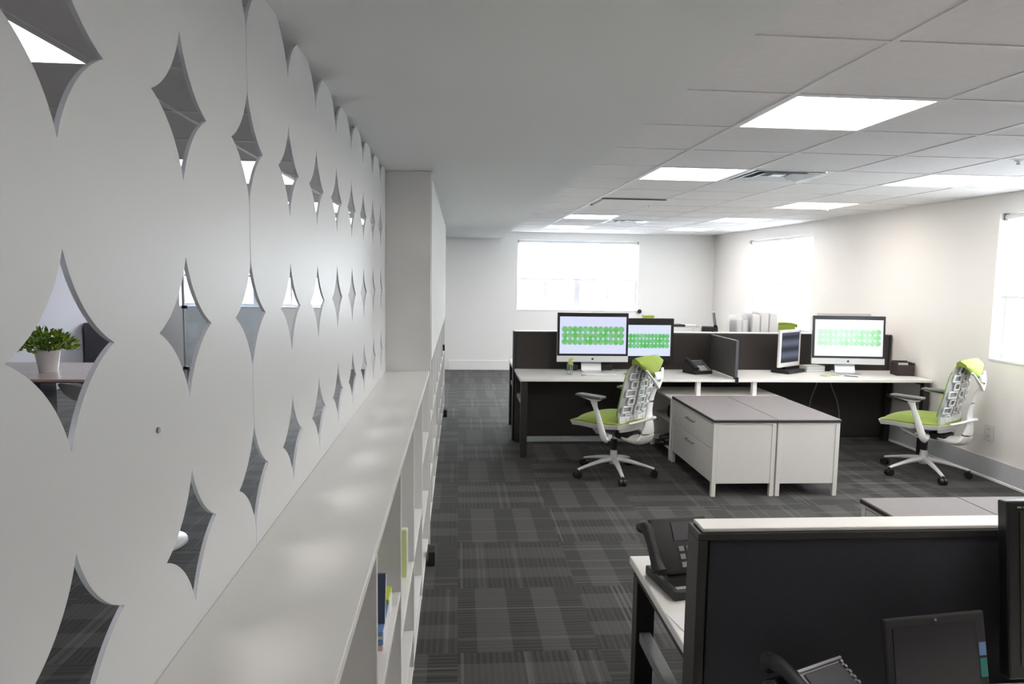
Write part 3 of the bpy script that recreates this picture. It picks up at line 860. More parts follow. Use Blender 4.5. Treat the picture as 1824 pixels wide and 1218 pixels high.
def monitor2():
    t = thing('monitor', 'second black framed monitor with green pattern, half behind the green chair', 'monitor', (1.93, 6.99, DZ), .03)
    hw = .26
    mb('black').box(-hw, hw, -.01, .03, .10, .53, bv=.004).build('housing', None, t)
    w, h = .455, .315
    o = mb().box(-w/2, w/2, -.001, .001, -h/2, h/2).build('screen', screen_mat('screen_pattern_second', w, h, 12, 3, .25, .72, (.10, .52, .12), (.74, .80, .97), .73), t)
    o.location = (0, -.0115, .305)
    mb('softblack').box(-.03, .03, .0, .025, .0, .13, bv=.003).build('neck', None, t)
    mb('softblack').box(-.12, .12, -.08, .06, 0, .012, bv=.003).build('base', None, t)
monitor2()
# keyboards / dark gear below the computers
t = thing('keyboard', 'dark keyboard lying in front of the left computer', 'keyboard', (1.36, 6.66, DZ+.0005))
mb('alu').box(-.17, .17, -.06, .06, 0, .008, bv=.003).build('case', None, t)
k_ = mb('white')
for i in range(14):
    for j in range(5): k_.box(-.165+i*.0236, -.165+i*.0236+.0205, -.055+j*.0222, -.055+j*.0222+.019, .008, .011)
k_.build('keys', None, t)
for x, y, rz, lb in ((1.14, 6.965, 0, 'small black hard drive under the left edge of the left computer'), (1.50, 6.985, .1, 'small black hard drive under the middle of the left computer'), (3.80, 6.99, 0, 'small black box under the right computer screen')):
    o = tag(mb('black').box(-.055, .055, -.03, .03, 0, .062, bv=.004).build('hard_drive', None, None, loc=(x, y, DZ+.0005), rz=rz), lb, 'hard drive', 'small black drives under the screens')
# glass with green drink
t = thing('drinking_glass', 'clear drinking glass with pale green leaves, in front of the left computer', 'glass', (1.08, 6.66, DZ))
mb().lathe([(.024, 0), (.027, .05), (.032, .115), (.030, .115), (.025, .05), (.021, .006)], 24).build('tumbler', 'glass', t, smooth=True)
b = mb('lime')
for k in range(14):
    a = k*2.4; r = .006+.017*random.random(); z = .10+.05*random.random()
    c, s_ = math.cos(a), math.sin(a)
    b.prism([(r*c-.014, z), (r*c, z+.016), (r*c+.015, z+.004), (r*c+.002, z-.010)], 'y', r*s_-.001, r*s_+.002)
b.curve([(0, 0, .01), (.002, 0, .06), (0, .003, .11)], (.003, .003), 8)
b.build('sprig', None, t)

def desk_phone(label, loc, rz, sc=1.0, lit='phscreen', chrome='silver'):
    t = thing('telephone', label, 'telephone', loc, rz)
    a = .55  # wedge
    def bas(): return mb('softblack')
    b = bas(); b.prism([(-.10, 0), (.10, 0), (.10, .025), (.085, .10), (.06, .115), (-.10, .03)], 'x', -.105, .105)
    base = b.build('body', None, t)
    ang = math.atan2(.085, .16)
    R = RX(ang)
    def on(x0, x1, y0, y1, z0, z1, mat, name, par=None, bv=.002):
        # local plate on the sloped face: origin at the front edge of the slope
        m = MB(); m.mat(mat); m.box(x0, x1, y0, y1, z0, z1, bv=bv)
        o = m.build(name, None, par or t); 
        o.rotation_euler = (ang, 0, 0) if par is None else (0, 0, 0)
        if par is None: o.location = (0, -.10, .030)
        return o
    f = on(-.04, .10, .005, .178, -.002, .004, 'grey', 'faceplate')
    on(-.028, .088, .10, .168, .004, .007, lit, 'display', f)
    k = MB(); k.mat('white')
    for i in range(3):
        for j in range(4): k.box(-.024+i*.027, -.004+i*.027, .012+j*.019, .025+j*.019, .004, .008, bv=.001)
    k.build('keypad', None, f)
    k = mb(chrome)
    for j in range(5): k.box(.074, .090, .095-j*.018, .105-j*.018, .004, .008)
    for j in range(5): k.box(.090, .097, .165-j*.013, .172-j*.013, .004, .010, bv=.001)
    k.box(-.04, .10, .173, .180, .002, .010, bv=.001); k.box(-.04, .10, .003, .009, .002, .009, bv=.001)
    k.build('side_keys', None, f)
    h = mb('softblack')
    h.curve([(-.075, -.085, .055), (-.075, -.05, .085), (-.075, .02, .12), (-.075, .075, .135), (-.075, .10, .125)],
            [(.026, .022), (.018, .013), (.017, .012), (.019, .014), (.027, .023)], 14)
    h.build('handset', None, t, smooth=True)
    for s_ in (1,):
        c = mb('softblack'); pts = []
        for q in range(60):
            u = q/59; pts.append((-.115-.02*math.sin(u*3)+.006*math.cos(q*1.6), -.08+.16*u, .02+.006*math.sin(q*1.6)))
        c.sweep(pts, (.0022, .0022), 6); c.build('cord', None, t, smooth=True)
    t.scale = (sc,)*3
    return t
desk_phone('black desk telephone with handset, left of the dark divider on the far left desk', (2.385, 6.80, DZ), .35)
desk_phone('black telephone with chrome keys and grey display in the bottom foreground', (.785, 1.345, DZ), .40, .98)
t = thing('telephone', 'black telephone on the white desk corner just left of the foreground panel', 'telephone', (.712, 2.06, DZ), .17)
f = mb('softblack')
for y0_, y1_ in ((-.10, -.078), (-.012, .008), (.075, .10)): f.box(-.085, .085, y0_, y1_, .0005, .028, bv=.004)
for x0_, x1_ in ((-.09, -.07), (.07, .09)): f.box(x0_, x1_, -.10, .10, .0005, .030, bv=.004)
f.build('stand', None, t)
b = mb('softblack').box(-.10, .10, -.085, .085, -.014, .014, bv=.008, seg=3).build('body', None, t, smooth=True); b.location = (0, .035, .115); b.rotation_euler = (1.02, 0, 0)
mb('phscreen').box(-.03, .085, .01, .07, .014, .017, bv=.002).build('display', None, b)
k_ = mb('grey')
for i in range(4):
    for j in range(3): k_.box(-.02+i*.026, -.002+i*.026, -.07+j*.024, -.054+j*.024, .014, .018, bv=.001)
k_.build('keypad', None, b)
mb('softblack').box(-.03, .03, .04, .08, .0, .10, bv=.006).build('bracket', None, t)
h = mb('softblack'); h.curve([(-.10, -.02, .06), (-.102, .0, .085), (-.104, .03, .13), (-.106, .065, .168), (-.106, .09, .16)], [(.026, .02), (.019, .013), (.018, .012), (.022, .015), (.026, .02)], 14)
h.build('handset', None, t, smooth=True)
# papers near phone
tag(mb('paper').box(-.10, .10, -.14, .14, 0, .002).build('paper_sheet', None, None, loc=(.72, 1.76, DZ+.0002), rz=.2), 'white paper sheet on the desk corner beside the foreground panel', 'paper')

# small white framed display, angled
t = thing('small_monitor', 'small white framed dim display turned sideways on the right far desk', 'monitor', (3.36, 6.88, DZ), .60)
mb('white').box(-.20, .20, -.012, .012, .060, .435, bv=.006).build('frame', None, t)
o = mb().box(-.165, .165, -.0135, -.0115, .105, .41).build('screen', dim_screen_mat(), t)
mb('black').box(-.16, .16, -.10, .10, 0, .035, bv=.01).build('base', None, t)
mb('black').box(-.03, .03, .012, .05, .03, .25, bv=.004).build('neck', None, t)
# paper stack and small things
t = thing('paper_stack', 'short stack of cream and white papers between the two right displays', 'papers', (3.65, 6.95, DZ+.0005), .1)
for k in range(5):
    mb('paper' if k % 2 else 'outlet').box(-.10+random.uniform(-.006, .006), .10, -.07, .07, k*.013, k*.013+.012, bv=.001).build('sheaf', None, t)
tag(mb('lime').box(-.035, .035, -.035, .035, 0, .004).build('sticky_note', None, None, loc=(3.62, 6.62, DZ+.0005), rz=.3), 'pale lime sticky notes on the right far desk in front of the computer', 'sticky notes', 'sticky notes on the far desks')
tag(mb('lime').box(-.03, .03, -.03, .03, 0, .003).build('sticky_note', None, None, loc=(3.74, 6.66, DZ+.0005), rz=-.2), 'second lime note to the right on the right far desk', 'sticky notes', 'sticky notes on the far desks')
tag(mb('lime').box(-.04, .04, -.03, .03, 0, .012).build('sticky_note', None, None, loc=(1.66, 6.68, DZ+.0005), rz=.1), 'lime note pad beside the green chair back on the left far desk', 'sticky notes', 'sticky notes on the far desks')
for x, y, rz, mt, lb in ((1.22, 6.60, .7, 'grey', 'grey pen lying left of the keyboard on the left far desk'), (3.86, 6.58, -.6, 'navy', 'dark pen lying on the right far desk')):
    t = thing('pen', lb, 'pen', (x, y, DZ+.005), rz, 'pens on the far desks')
    mb().cyl((-.06, 0, 0), (.055, 0, 0), .004, n=10).build('barrel', mt, t, smooth=True); mb().cyl((.055, 0, 0), (.07, 0, 0), .004, .001, n=10).build('tip', 'silver', t, smooth=True)
# brown holder at the right end
t = thing('desk_caddy', 'dark brown desk caddy at the right end of the right far desk', 'desk caddy', (4.475, 6.72, DZ), -.15)
b = mb('bin'); b.box(-.085, .085, -.075, .075, 0, .012, bv=.002); b.box(-.085, -.075, -.075, .075, .012, .13, bv=.002); b.box(.075, .085, -.075, .075, .012, .13, bv=.002); b.box(-.075, .075, -.075, -.066, .012, .11, bv=.002); b.box(-.075, .075, .066, .075, .012, .14, bv=.002)
b.build('box', None, t)
b = mb('paper'); b.box(-.06, .06, .01, .03, .012, .12); b.build('cards', None, t)
mb('navy').box(-.07, .05, -.05, -.02, .012, .10, bv=.002).build('notebook', None, t)
# cables
for pts, lb in (([(3.76, 7.035, .70), (3.745, 7.02, .60), (3.70, 7.03, .45), (3.69, 7.035, .30), (3.72, 7.03, .10)], 'grey cable hanging under the right far desk, left one'),
            ([(3.88, 7.035, .70), (3.91, 7.02, .58), (3.98, 7.02, .42), (4.02, 7.03, .25), (4.0, 7.03, .08)], 'grey cable hanging under the right far desk, right one')):
    tag(mb('grey').curve(pts, (.005, .005), 8).build('cable', None, None, smooth=True), lb, 'cable', 'cables under the right desk')
# modesty boxes / cpu under desk : outlet
t = thing('wall_outlet', 'white outlet plate low on the right wall behind the right chair', 'outlet', (XR, 5.635, .40))
mb('outlet').box(-.006, -.0005, -.055, .055, -.07, .07, bv=.002).build('plate', None, t)
b = mb('grey')
for z in (-.03, .03):
    for y in (-.008, .008): b.box(-.0075, -.006, y-.0015, y+.0015, z-.008, z+.008)
b.build('slots', None, t)
# black knob on the far wall
t = thing('thermostat', 'small black round knob on the far wall right of the window sill', 'thermostat', (3.235, YF, 1.07))
mb().cyl((0, -.012, 0), (0, 0, 0), .03, n=20).build('plate', 'black', t, smooth=True); mb().cyl((0, -.04, 0), (0, -.012, 0), .038, .03, n=20).build('dial', 'black', t, smooth=True)

# laptop and monitor on the foreground desk (fronts face the camera)
t = thing('laptop', 'open black laptop with dark screen and small stickers in the bottom right foreground', 'laptop', (1.052, 1.365, DZ+.001), .12)
mb('black').box(-.128, .128, -.20, -.005, 0, .018, bv=.004).build('base', None, t)
k_ = mb('softblack')
for i in range(13):
    for j in range(5): k_.box(-.112+i*.0173, -.112+i*.0173+.0145, -.12+j*.020, -.12+j*.020+.017, .018, .0205)
k_.build('keys', None, t)
lid = mb('softblack').box(-.128, .128, -.004, .006, 0, .213, bv=.005).build('lid', None, t); lid.location = (0, .0, .014); lid.rotation_euler = (-.20, 0, 0)
mb('darkscreen').box(-.108, .102, -.0052, -.0040, .02, .192).build('screen', None, lid)
mb('silver').cyl((0, -.006, .203), (0, -.004, .203), .003, n=12).build('webcam', None, lid)
mb('blue').box(.106, .124, -.0048, -.0041, .118, .146).build('sticker', None, lid)['label'] = 'blue sticker'
mb('teal').box(.106, .124, -.0048, -.0041, .072, .112).build('sticker', None, lid)['label'] = 'green sticker'
t = thing('monitor', 'tall black monitor cut by the right edge of the photo in the foreground', 'monitor', (1.520, 1.40, DZ), .0)
hs = mb('black').box(-.29, .29, -.012, .02, .07, .467, bv=.005).build('housing', None, t); hs.rotation_euler = (-.12, 0, 0)
mb('olive').box(-.262, .262, -.0135, -.0118, .10, .444).build('screen', None, hs)
b = mb('gold')
for k in range(4): b.box(-.267+k*.013, -.258+k*.013, -.0132, -.0119, .4515, .455)
b.build('lettering', None, hs)
mb('softblack').box(-.03, .03, .0, .03, 0, .2, bv=.003).build('neck', None, t); mb('softblack').box(-.13, .13, -.09, .10, 0, .012, bv=.003).build('base', None, t)

# ------------------------------------------------------------------ items seen over the far panel
def imac_back(label, loc, rz):
    t = thing('computer', label, 'computer', loc, rz)
    mb('alu').box(-.355, .355, -.012, .012, .10, .575, bv=.008, seg=3).build('housing', None, t)
    mb('black').box(-.353, .353, -.016, -.012, .16, .573, bv=.001).build('bezel', None, t)
    f = mb('alu'); f.box(-.10, .10, -.09, .07, 0, .008, bv=.002); f.box(-.10, .10, .012, .026, .008, .30, bv=.003); f.build('stand', None, t)
imac_back('silver computer seen from behind, its top edge above the right computer', (4.06+.25, 7.50, DZ), PI)
b_ = thing('storage_box', 'small pale lime box on the back desk above the second monitor', 'box', (2.085, 7.60, DZ))
mb('lime').box(-.055, .055, -.05, .05, 0, .51, bv=.006).build('body', None, b_); mb('lime').box(-.059, .059, -.054, .054, .51, .53, bv=.004).build('lid', None, b_)
t = thing('monitor', 'narrow grey display edge-on above the divider panel, on the back desk', 'monitor', (2.955, 7.70, DZ), 1.25)
hs = mb('grey').box(-.17, .17, -.015, .015, .17, .575, bv=.005).build('housing', None, t); hs.rotation_euler = (-.16, 0, 0)
mb('grey').box(-.03, .03, -.01, .03, 0, .25, bv=.003).build('neck', None, t); mb('grey').box(-.10, .10, -.08, .08, 0, .015, bv=.003).build('base', None, t)
# white organisers on the back desks
def organiser(x, y, w, d, h, label, rz=0):
    t = thing('file_holder', label, 'file holder', (x, y, DZ), rz, 'white file holders on the back desks')
    mb('frosted').box(-w/2, w/2, -d/2, d/2, 0, .01, bv=.002).build('base', None, t)
    n = max(3, int(w/.07))
    for k in range(n):
        xx = -w/2+(w-.006)*k/(n-1)
        b = mb('frosted'); b.prism([(-d/2, .01), (d/2, .01), (d/2, h), (-d/2+.05, h), (-d/2, h-.05)], 'x', xx, xx+.006); b.build('divider', None, t)
    b = mb('paper')
    for k in range(n-1):
        xx = -w/2+(w-.006)*k/(n-1)+.014; b.box(xx, xx+w/(n-1)-.02, -d/2+.01, d/2-.01, .01, h*(.90+.09*random.random()))
    b.build('papers', None, t)
organiser(3.12, 7.62, .13, .24, .54, 'narrow white file holder beside the edge-on grey display')
organiser(3.37, 7.62, .30, .26, .60, 'broad tall white file holder left of the green chair top, on the back desk')
t = desk_phone('dark telephone half hidden on the back desk, above the dark divider', (2.72, 7.41, DZ+.331), PI-.4, .8)
t = thing('storage_box', 'white storage box on the back desk carrying the half hidden telephone', 'box', (2.72, 7.41, DZ))
mb('gloss').box(-.10, .10, -.10, .10, 0, .29, bv=.004).build('body', None, t); mb('gloss').box(-.104, .104, -.104, .104, .29, .33, bv=.004).build('lid', None, t)
# raised paper trays on the back desk
t = thing('letter_tray', 'white letter tray with loose papers above the left panel, on the back desk', 'letter tray', (2.50, 7.66, DZ))
for k in range(4):
    mb('gloss').box(-.17, .17, -.13, .13,     .04+k*.12, .046+k*.12, bv=.002).build('tray', None, t)
b = mb('gloss')
for sx in (-1, 1):
    for sy in (-1, 1): b.box(sx*.165-.005, sx*.165+.005, sy*.125-.005, sy*.125+.005, 0, .41)
b.build('posts', None, t)
pp = mb('softblack'); pp.box(-.15, -.02, -.12, .02, .407, .432, rot=RZ(.2)); pp.mat('paper'); pp.box(-.05, .14, -.1, .1, .407, .424, rot=RZ(-.3)); pp.build('loose_papers', None, t)

# ------------------------------------------------------------------ task chair
def chair(label, loc, rz, leg_phase):
    t = thing('office_chair', label, 'office chair', loc, rz, 'green and white office chairs')
    # five star base (in world-ish phase): legs
    hub = mb('chin').lathe([(.0, .095), (.035, .095), (.04, .12), (.034, .165), (.028, .215), (.0, .215)], 24).build('hub', None, t, smooth=True)
    for k in range(5):
        a = leg_phase+k*2*PI/5; c, s_ = math.cos(a), math.sin(a)
        R_ = .345
        lg = mb('chin').curve([(.02*c, .02*s_, .135), (.12*c, .12*s_, .125), (.24*c, .24*s_, .10), (R_*c, R_*s_, .072)],
                              [(.030, .026), (.024, .020), (.018, .014), (.014, .011)], 12).build('leg', None, t, smooth=True)
        w = mb('black')
        for q in (-1, 1):
            px, py = R_*c-s_*q*.016, R_*s_+c*q*.016
            w.cyl((px+s_*.012, py-c*.012, .03), (px-s_*.012, py+c*.012, .03), .030, n=18)
        w.cyl((R_*c, R_*s_, .03), (R_*c, R_*s_, .075), .008, n=10)
        w.build('caster', None, lg, smooth=True)
    mb('black').lathe([(.0, .2), (.027, .2), (.027, .33), (.0, .33)], 20).build('gas_cylinder', None, t, smooth=True)
    # mechanism
    m = mb('alu'); m.box(-.075, .075, -.16, .12, .335, .395, bv=.02, seg=3); m.box(-.17, .17, -.02, .07, .36, .395, bv=.012)
    m.build('mechanism', None, t, smooth=True)
    m = mb('softblack'); m.box(-.09, .09, .06, .20, .34, .40, bv=.015); m.build('tilt_housing', None, t, smooth=True)
    m = mb('chin'); m.curve([(-.16, -.12, .385), (-.18, -.17, .345), (-.18, -.20, .36)], (.008, .006), 8); m.build('lever', None, t, smooth=True)
    mb('white').curve([(0, -.22, .415), (0, -.14, .385), (0, -.02, .352), (0, .10, .345)], [(.05, .012), (.11, .03), (.12, .034), (.08, .022)], 16).build('under_seat_casting', None, t, smooth=True)
    # seat: shell + cushion (superellipse plan)
    def plan(u, v):
        X = 2*u-1; Y = 2*v-1
        # map square to rounded square
        x = X*math.sqrt(max(0, 1-.32*Y*Y)); y = Y*math.sqrt(max(0, 1-.30*X*X)); return x, y
    def zc(x, y): return .452-.035*max(0, -y-.35)**1.3*1.2+.014*max(0, y)
    def top(u, v):
        x, y = plan(u, v); d = max(abs(x), abs(y))
        e = (1-min(1, (x*x+y*y)))
        return (x*.285, -.045+y*.285, zc(x, y)+.028+.048*min(1, e*1.6)**.6 + .012*x*x)
    def bot(u, v):
        x, y = plan(u, v); return (x*.28, -.045+y*.28, zc(x, y)+.018)
    mb('green').shell(top, bot, 22, 22).build('seat', None, t, smooth=True)
    def t2(u, v):
        x, y = plan(u, v); return (x*.293, -.047+y*.298, zc(x, y)+.030-.004)
    def b2(u, v):
        x, y = plan(u, v); e = 1-min(1, (x*x+y*y)); return (x*.275, -.045+y*.28, zc(x, y)-.012-.03*min(1, e*1.5))
    mb('white').shell(t2, b2, 20, 20).build('seat_shell', None, t, smooth=True)
    # backrest: s up 0..1, q across -1..1
    def prof(s):
        z = .49+.555*s
        y = .200 + .135*s**1.4 - .022*math.sin(s*PI*1.0)*(1 if s < .5 else 1) + .020*math.sin(max(0, s-.15)*PI*1.9)
        return y, z
    def hw(s): return .205+.03*math.sin(min(1, s*1.15)*PI)-.045*s**2.2
    def bsurf(off, sc=1.0, s0=0.0, s1=1.0):
        def f(u, v):
            s = s0+(s1-s0)*v; q = (2*u-1)
            y, z = prof(s); w = hw(s)*sc
            edge = 1-.18*max(0, abs(q)-.0)**4*(1 if s > .85 or s < .1 else 0)
            return (q*w*edge, y-.035*q*q+off, z)
        return f
    mb('green').shell(bsurf(-.001), bsurf(.006), 16, 22).build('backrest', None, t, smooth=True)
    mb('mem').shell(bsurf(.0065, .985, .02, .97), bsurf(.012, .98, .02, .97), 14, 20).build('back_membrane', None, t, smooth=True)
    # white pixel frames
    b = mb('white')
    def bar(p, q, r):
        b.sweep([p, q], (r, r*.8), 6)
    rows = 7
    for r in range(rows):
        ncol = 3
        for c in range(ncol):
            s0 = .05+r*.125; s1 = s0+.092
            ww = .40; cq = (-1+ (2*c+1)/ncol)*.86 + (.05 if r % 2 else -.05)
            dq = .225 if (r+c) % 2 else .15
            if abs(cq)+dq > .97: cq = math.copysign(.97-dq, cq)
            F = bsurf(.022)
            def pt(q, s): return Vector(F((q+1)/2, s))
            P = [pt(cq-dq, s0), pt(cq+dq, s0), pt(cq+dq, s1), pt(cq-dq, s1)]
            for k in range(4): bar(P[k], P[(k+1) % 4], .009)
            if r < rows-1: bar(pt(cq, s1), pt(cq+(.05 if r % 2 == 0 else -.05), s1+.033), .006)
    for q in (-.45, 0, .45):
        F = bsurf(.026)
        b.sweep([Vector(F((q*(1-.1*k/10)+1)/2, .04+.86*k/10)) for k in range(11)], (.0045, .0045), 6)
    b.build('back_frames', None, t)
    # lower white back shell
    def low(off):
        def f(u, v):
            s = -.13+.25*v; q = 2*u-1
            y, z = prof(max(0, s)); z = .49+.555*s
            return (q*(.17+.045*v), y-.03*q*q+off-(.02*(1-v)), z)
        return f
    mb('white').shell(low(.012), low(.028), 14, 6).build('lower_shell', None, t, smooth=True)
    # spine
    m = mb('white')
    m.curve([(0, .10, .365), (0, .22, .345), (0, .305, .365), (0, .335, .46), (0, .335, .60), (0, .362, .74), (0, .415, .86), (0, .405, .93)],
            [(.085, .026), (.105, .034), (.110, .042), (.070, .030), (.042, .018), (.034, .014), (.034, .013), (.05, .012)], 14, up=Vector((1, 0, 0)), power=.8) if False else \
    m.curve([(0, .10, .365), (0, .22, .345), (0, .305, .365), (0, .335, .46), (0, .335, .60), (0, .362, .74), (0, .415, .86), (0, .405, .93)],
            [(.085, .026), (.105, .034), (.110, .042), (.070, .030), (.042, .018), (.034, .014), (.034, .013), (.05, .012)], 16)
    for s_ in (-1, 1):
        m.curve([(0, .415, .80), (s_*.06, .405, .87), (s_*.12, .375, .95)], [(.014, .012), (.014, .010), (.012, .008)], 10)
        m.curve([(s_*.02, .375, .55), (s_*.09, .31, .52), (s_*.16, .255, .50)], [(.02, .012), (.016, .010), (.012, .01)], 10)
    m.build('spine', None, t, smooth=True)
    # hood over the top edge
    def hood(off_in):
        def f(u, v):
            q = 2*u-1
            y, z = prof(1.0); w = hw(1.0)*1.06+.004
            drop_b = .035+.135*(1-abs(q))**.8
            # v: 0 front bottom -> .5 over the top -> 1 rear bottom
            if v < .4:
                k = v/.4; yy = y-.010; zz = z-.030+.030*k
                yy += 0
            elif v < .6:
                k = (v-.4)/.2; th = PI*(1-k)
                yy = y+.012+(-.034+.0)*math.cos(PI-th)*-1*1.0 if False else y-.010+(.050)*k; zz = z+.014*math.sin(PI*k)
            else:
                k = (v-.6)/.4; yy = y+.040+.035*math.sin(PI*.7*k)-.01*k; zz = z-drop_b*k
            yy -= .035*q*q
            fl = 1-.06*abs(q)**6
            return Vector((q*w, yy, zz*1.0 - .018*abs(q)**3))
        return f
    Fh = hood(0)
    def inner(u, v):
        p = Fh(u, v); y, z = prof(1.0)
        c = Vector((p.x*.96, y+.010-.035*(2*u-1)**2, min(p.z, z-.0)))
        d = (c-p); d = d.normalized()*min(.008, d.length*.6) if d.length > 1e-5 else d
        return p+d
    hb = mb('green').shell(Fh, inner, 18, 24)
    # side cheeks closing the hood
    hb.build('hood', None, t, smooth=True)
    for s_ in (-1, 1):
        m = mb('green'); 
        u = 1 if s_ > 0 else 0
        ring = [Fh(u, v/16) for v in range(17)]
        m.prism([(p.y, p.z) for p in ring], 'x', s_*(abs(ring[0].x)-.006), s_*(abs(ring[0].x)-.001)); m.build('hood_side', None, t)
    # arms
    for s_ in (-1, 1):
        m = mb('white')
        m.curve([(s_*.20, .10, .385), (s_*.265, .105, .36), (s_*.295, .095, .40), (s_*.300, .055, .52), (s_*.300, .015, .62), (s_*.298, -.005, .675)],
                [(.02, .016), (.028, .022), (.032, .020), (.026, .016), (.022, .015), (.034, .018)], 12, up=Vector((s_, 0, 0)))
        m.curve([(s_*.298, -.15, .698), (s_*.298, -.06, .688), (s_*.298, .0, .682), (s_*.298, .06, .690)],
                [(.016, .004), (.022, .009), (.026, .016), (.024, .006)], 10)
        arm = m.build('arm', None, t, smooth=True)
        m = mb('padgrey'); m.box(s_*.298-.046, s_*.298+.046, -.17, .09, .700, .722, bv=.010, seg=3); m.build('arm_pad', None, arm, smooth=True)
    return t
def face(dx, dy): return math.atan2(dx, -dy)
RZC = face(-.67, .74)
c1 = chair('green and white office chair in front of the left computer, beside the white cabinets', (1.34, 5.83, 0), RZC, math.radians(-90)-RZC)
dup(c1, (4.10, 5.78, 0), face(-.54, .84), 'green and white office chair next to the right wall', 'green and white office chairs')
c3 = dup(c1, (4.17, 8.42, 0), .06, 'green chair top showing above the small white framed display, beyond the dark panel', 'green and white office chairs')
c3.scale = (1.15, 1.06, 1.075)

# ------------------------------------------------------------------ side room behind the pierced screen
t = thing('meeting_table', 'pale wooden table with dark legs seen through the left star opening', 'table', (-3.86, 6.85, 0))
mb('wood').box(-.75, .95, -.62, .52, .722, .745, bv=.003).build('tabletop', None, t)
mb('woodedge').box(-.745, .945, -.615, .515, .712, .7215, bv=.002).build('edge_band', None, t)
for x in (-.55, -.08):
    mb('dgrey').box(x, x+.14, -.2, .06, 0, .711, bv=.004).build('leg', None, t)
t = thing('potted_plant', 'leafy green plant in a white pot on the pale wooden table', 'plant', (-3.76, 6.72, .745))
mb().lathe([(.0, 0), (.075, 0), (.085, .06), (.105, .19), (.112, .20), (.100, .20), (.094, .17), (.0, .17)], 32).build('pot', 'gloss', t, smooth=True)
mb().lathe([(.0, .165), (.093, .165), (.093, .176), (.0, .178)], 20).build('soil', 'rubber', t)
fo = MB(); fo.mat('leafd'); fo.mat('leafl')
for k in range(330):
    a = random.random()*2*PI; ph = math.acos(random.uniform(-.15, 1)); rr = .19*(random.random()**.35)
    c = Vector((math.cos(a)*math.sin(ph)*rr*1.35, math.sin(a)*math.sin(ph)*rr*1.35, .225+math.cos(ph)*rr*.95))
    d = (c-Vector((0, 0, .16))).normalized(); d = (d+Vector((random.uniform(-.5, .5), random.uniform(-.5, .5), random.uniform(-.3, .5)))).normalized()
    sd = d.cross(Vector((random.uniform(-1, 1), random.uniform(-1, 1), random.uniform(-1, 1)))).normalized(); nn = sd.cross(d)
    Ln, W = random.uniform(.055, .095), random.uniform(.013, .022)
    fo.mi = 0 if random.random() < .55+.3*(.25-c.z) else 1
    vs = [c-d*Ln*.5, c-sd*W-d*Ln*.1+nn*.004, c+d*Ln*.5-nn*.012, c+sd*W-d*Ln*.1+nn*.004, c+d*Ln*.05]
    v = [fo.bm.verts.new(p) for p in vs]
    for tri in ((0, 1, 4), (1, 2, 4), (2, 3, 4), (3, 0, 4)): fo.bm.faces.new([v[q] for q in tri]).material_index = fo.mi
fo.build('foliage', None, t)
st = mb('leafd')
for k in range(12):
    a = k*2*PI/12; st.curve([(0, 0, .17), (.05*math.cos(a), .05*math.sin(a), .24), (.12*math.cos(a), .12*math.sin(a), .30)], (.003, .003), 6, sub=3)
st.build('stems', None, t)

def shell_chair(label, loc, rz):
    t = thing('shell_chair', label, 'chair', loc, rz, 'white moulded chairs in the side room')
    def bowl(off):
        def f(u, v):
            a = 2*PI*u; r = v
            x = math.cos(a)*r; y = math.sin(a)*r
            back = max(0, y); side = abs(x)
            z = .43+ .10*r**4 + .10*back**2.2*r**2 + .04*side**4*(1 if y > -.2 else max(0, 1+y))
            return (x*(.25+off), y*(.24+off)+.03*back, z+off*(1 if r < .7 else .3))
        return f
    mb('gloss').shell(bowl(0), bowl(.008), 32, 12).build('shell', None, t, smooth=True)
    mb('gloss').lathe([(.0, 0), (.22, 0), (.215, .012), (.06, .03), (.025, .10), (.022, .30), (.05, .415), (.06, .43), (.0, .43)], 32).build('pedestal', None, t, smooth=True)
    return t
sc1 = shell_chair('white moulded chair tucked under the right end of the wooden table', (-3.52, 6.98, 0), 2.7)
dup(sc1, (-4.44, 7.22, 0), 3.4, 'white moulded chair left of the dark leg of the wooden table', 'white moulded chairs in the side room')
dup(sc1, (-1.90, 4.38, 0), -.9, 'white moulded chair whose round base rim shows in a lower star opening', 'white moulded chairs in the side room')
sc_low = None
t = thing('low_cabinet', 'dark grey low cabinet against the left wall at the far end of the side room', 'cabinet', (-5.30, 11.5, 0))
mb('dgrey').box(-.27, .27, -.6, .6, .04, .88, bv=.004).build('body', None, t)
for k in (-1, 1): 
    d = mb('dgrey').box(.272, .288, k*.3-.285, k*.3+.285, .06, .86, bv=.002).build('door', None, t); mb('silver').box(.289, .30, k*.06-.006, k*.06+.006, .45, .6).build('handle', None, d)
mb('black').box(-.25, .25, -.58, .58, 0, .039).build('plinth', None, t)
# glass partition panel with dark clips
t = thing('glass_panel', 'clear bluish glass panel with dark clips standing in the side room', 'glass panel', (-2.70, 8.5, 0))
mb('glass2').box(-.50, .55, -.005, .005, .02, 2.43).build('pane', None, t)
for z in (.30, .54, 1.26, 2.0): mb('black').box(-.53, -.47, -.015, .015, z-.018, z+.018, bv=.002).build('clip', None, t)
f = mb('alu'); f.box(-.52, -.50, -.012, .012, 0, 2.43); f.box(.55, .57, -.012, .012, 0, 2.43); f.build('post', None, t)

# ------------------------------------------------------------------ light
w = bpy.data.worlds.new('World'); S.world = w; w.use_nodes = True
nt = w.node_tree
bg = nt.nodes['Background']; bg.inputs[0].default_value = (.97, .98, 1.0, 1); bg.inputs[1].default_value = 17
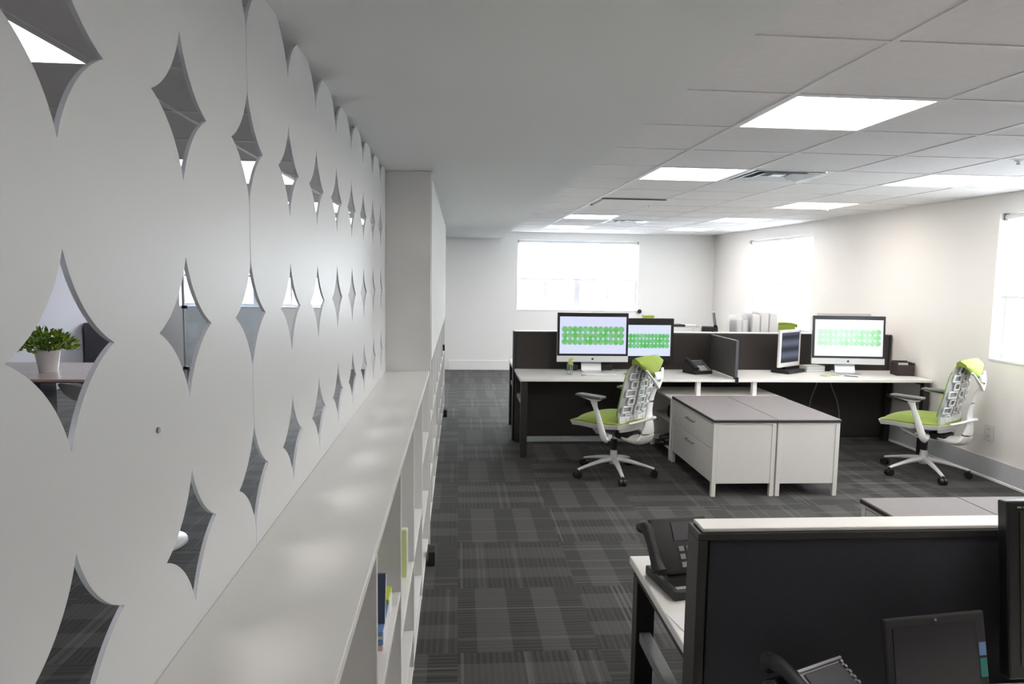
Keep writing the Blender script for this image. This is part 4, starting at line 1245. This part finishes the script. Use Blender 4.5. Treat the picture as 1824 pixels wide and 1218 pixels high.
# overcast sky above, dimmer ground below the horizon
tc = nt.nodes.new('ShaderNodeTexCoord'); _x, _y, _z = XYZ(nt, tc.outputs['Generated'])
mr = nt.nodes.new('ShaderNodeMapRange'); mr.inputs['From Min'].default_value = -.12; mr.inputs['From Max'].default_value = .12
L(nt, _z, mr.inputs['Value'])
L(nt, MIX(nt, mr.outputs[0], (.36, .38, .40), (.97, .98, 1.0)), bg.inputs[0])
for axis, pos, (a0, a1, z0, z1) in [('y', YF, far_holes[0]), ('y', YF, far_holes[1])]+[('x', XR, h) for h in right_holes]:
    l = bpy.data.lights.new('portal', 'AREA'); l.shape = 'RECTANGLE'; l.cycles.is_portal = True
    o = bpy.data.objects.new('window_portal', l); C.objects.link(o)
    l.size = a1-a0; l.size_y = z1-z0
    if axis == 'y': o.location = ((a0+a1)/2, YF+T+.02, (z0+z1)/2); o.rotation_euler = (-PI/2, 0, 0)
    else: o.location = (XR+T+.02, (a0+a1)/2, (z0+z1)/2); o.rotation_euler = (PI/2, 0, PI/2)

# ------------------------------------------------------------------ camera
f_px, yaw, pitch, roll = 1251.57, .0769, .0962, .0150
cam = bpy.data.cameras.new('camera'); co = bpy.data.objects.new('camera', cam); C.objects.link(co)
cam.sensor_width = 36; cam.sensor_fit = 'HORIZONTAL'; cam.lens = 36*f_px/1824; cam.clip_start = .02
F = Vector((math.sin(yaw)*math.cos(pitch), math.cos(yaw)*math.cos(pitch), -math.sin(pitch)))
R0 = Vector((math.cos(yaw), -math.sin(yaw), 0)); U0 = R0.cross(F)
R1 = R0*math.cos(roll)+U0*math.sin(roll); U1 = -R0*math.sin(roll)+U0*math.cos(roll)
mx = Matrix((R1, U1, -F)).transposed().to_4x4(); mx.translation = Vector((0, 0, 1.70))
co.matrix_world = mx
S.camera = co
S.view_settings.view_transform = 'Standard'; S.view_settings.look = 'None'; S.view_settings.gamma = 1
S.view_settings.exposure = 0.45
S.view_settings.use_curve_mapping = False
try: S.cycles.use_denoising = True; S.cycles.max_bounces = 8; S.cycles.transparent_max_bounces = 12
except Exception: pass
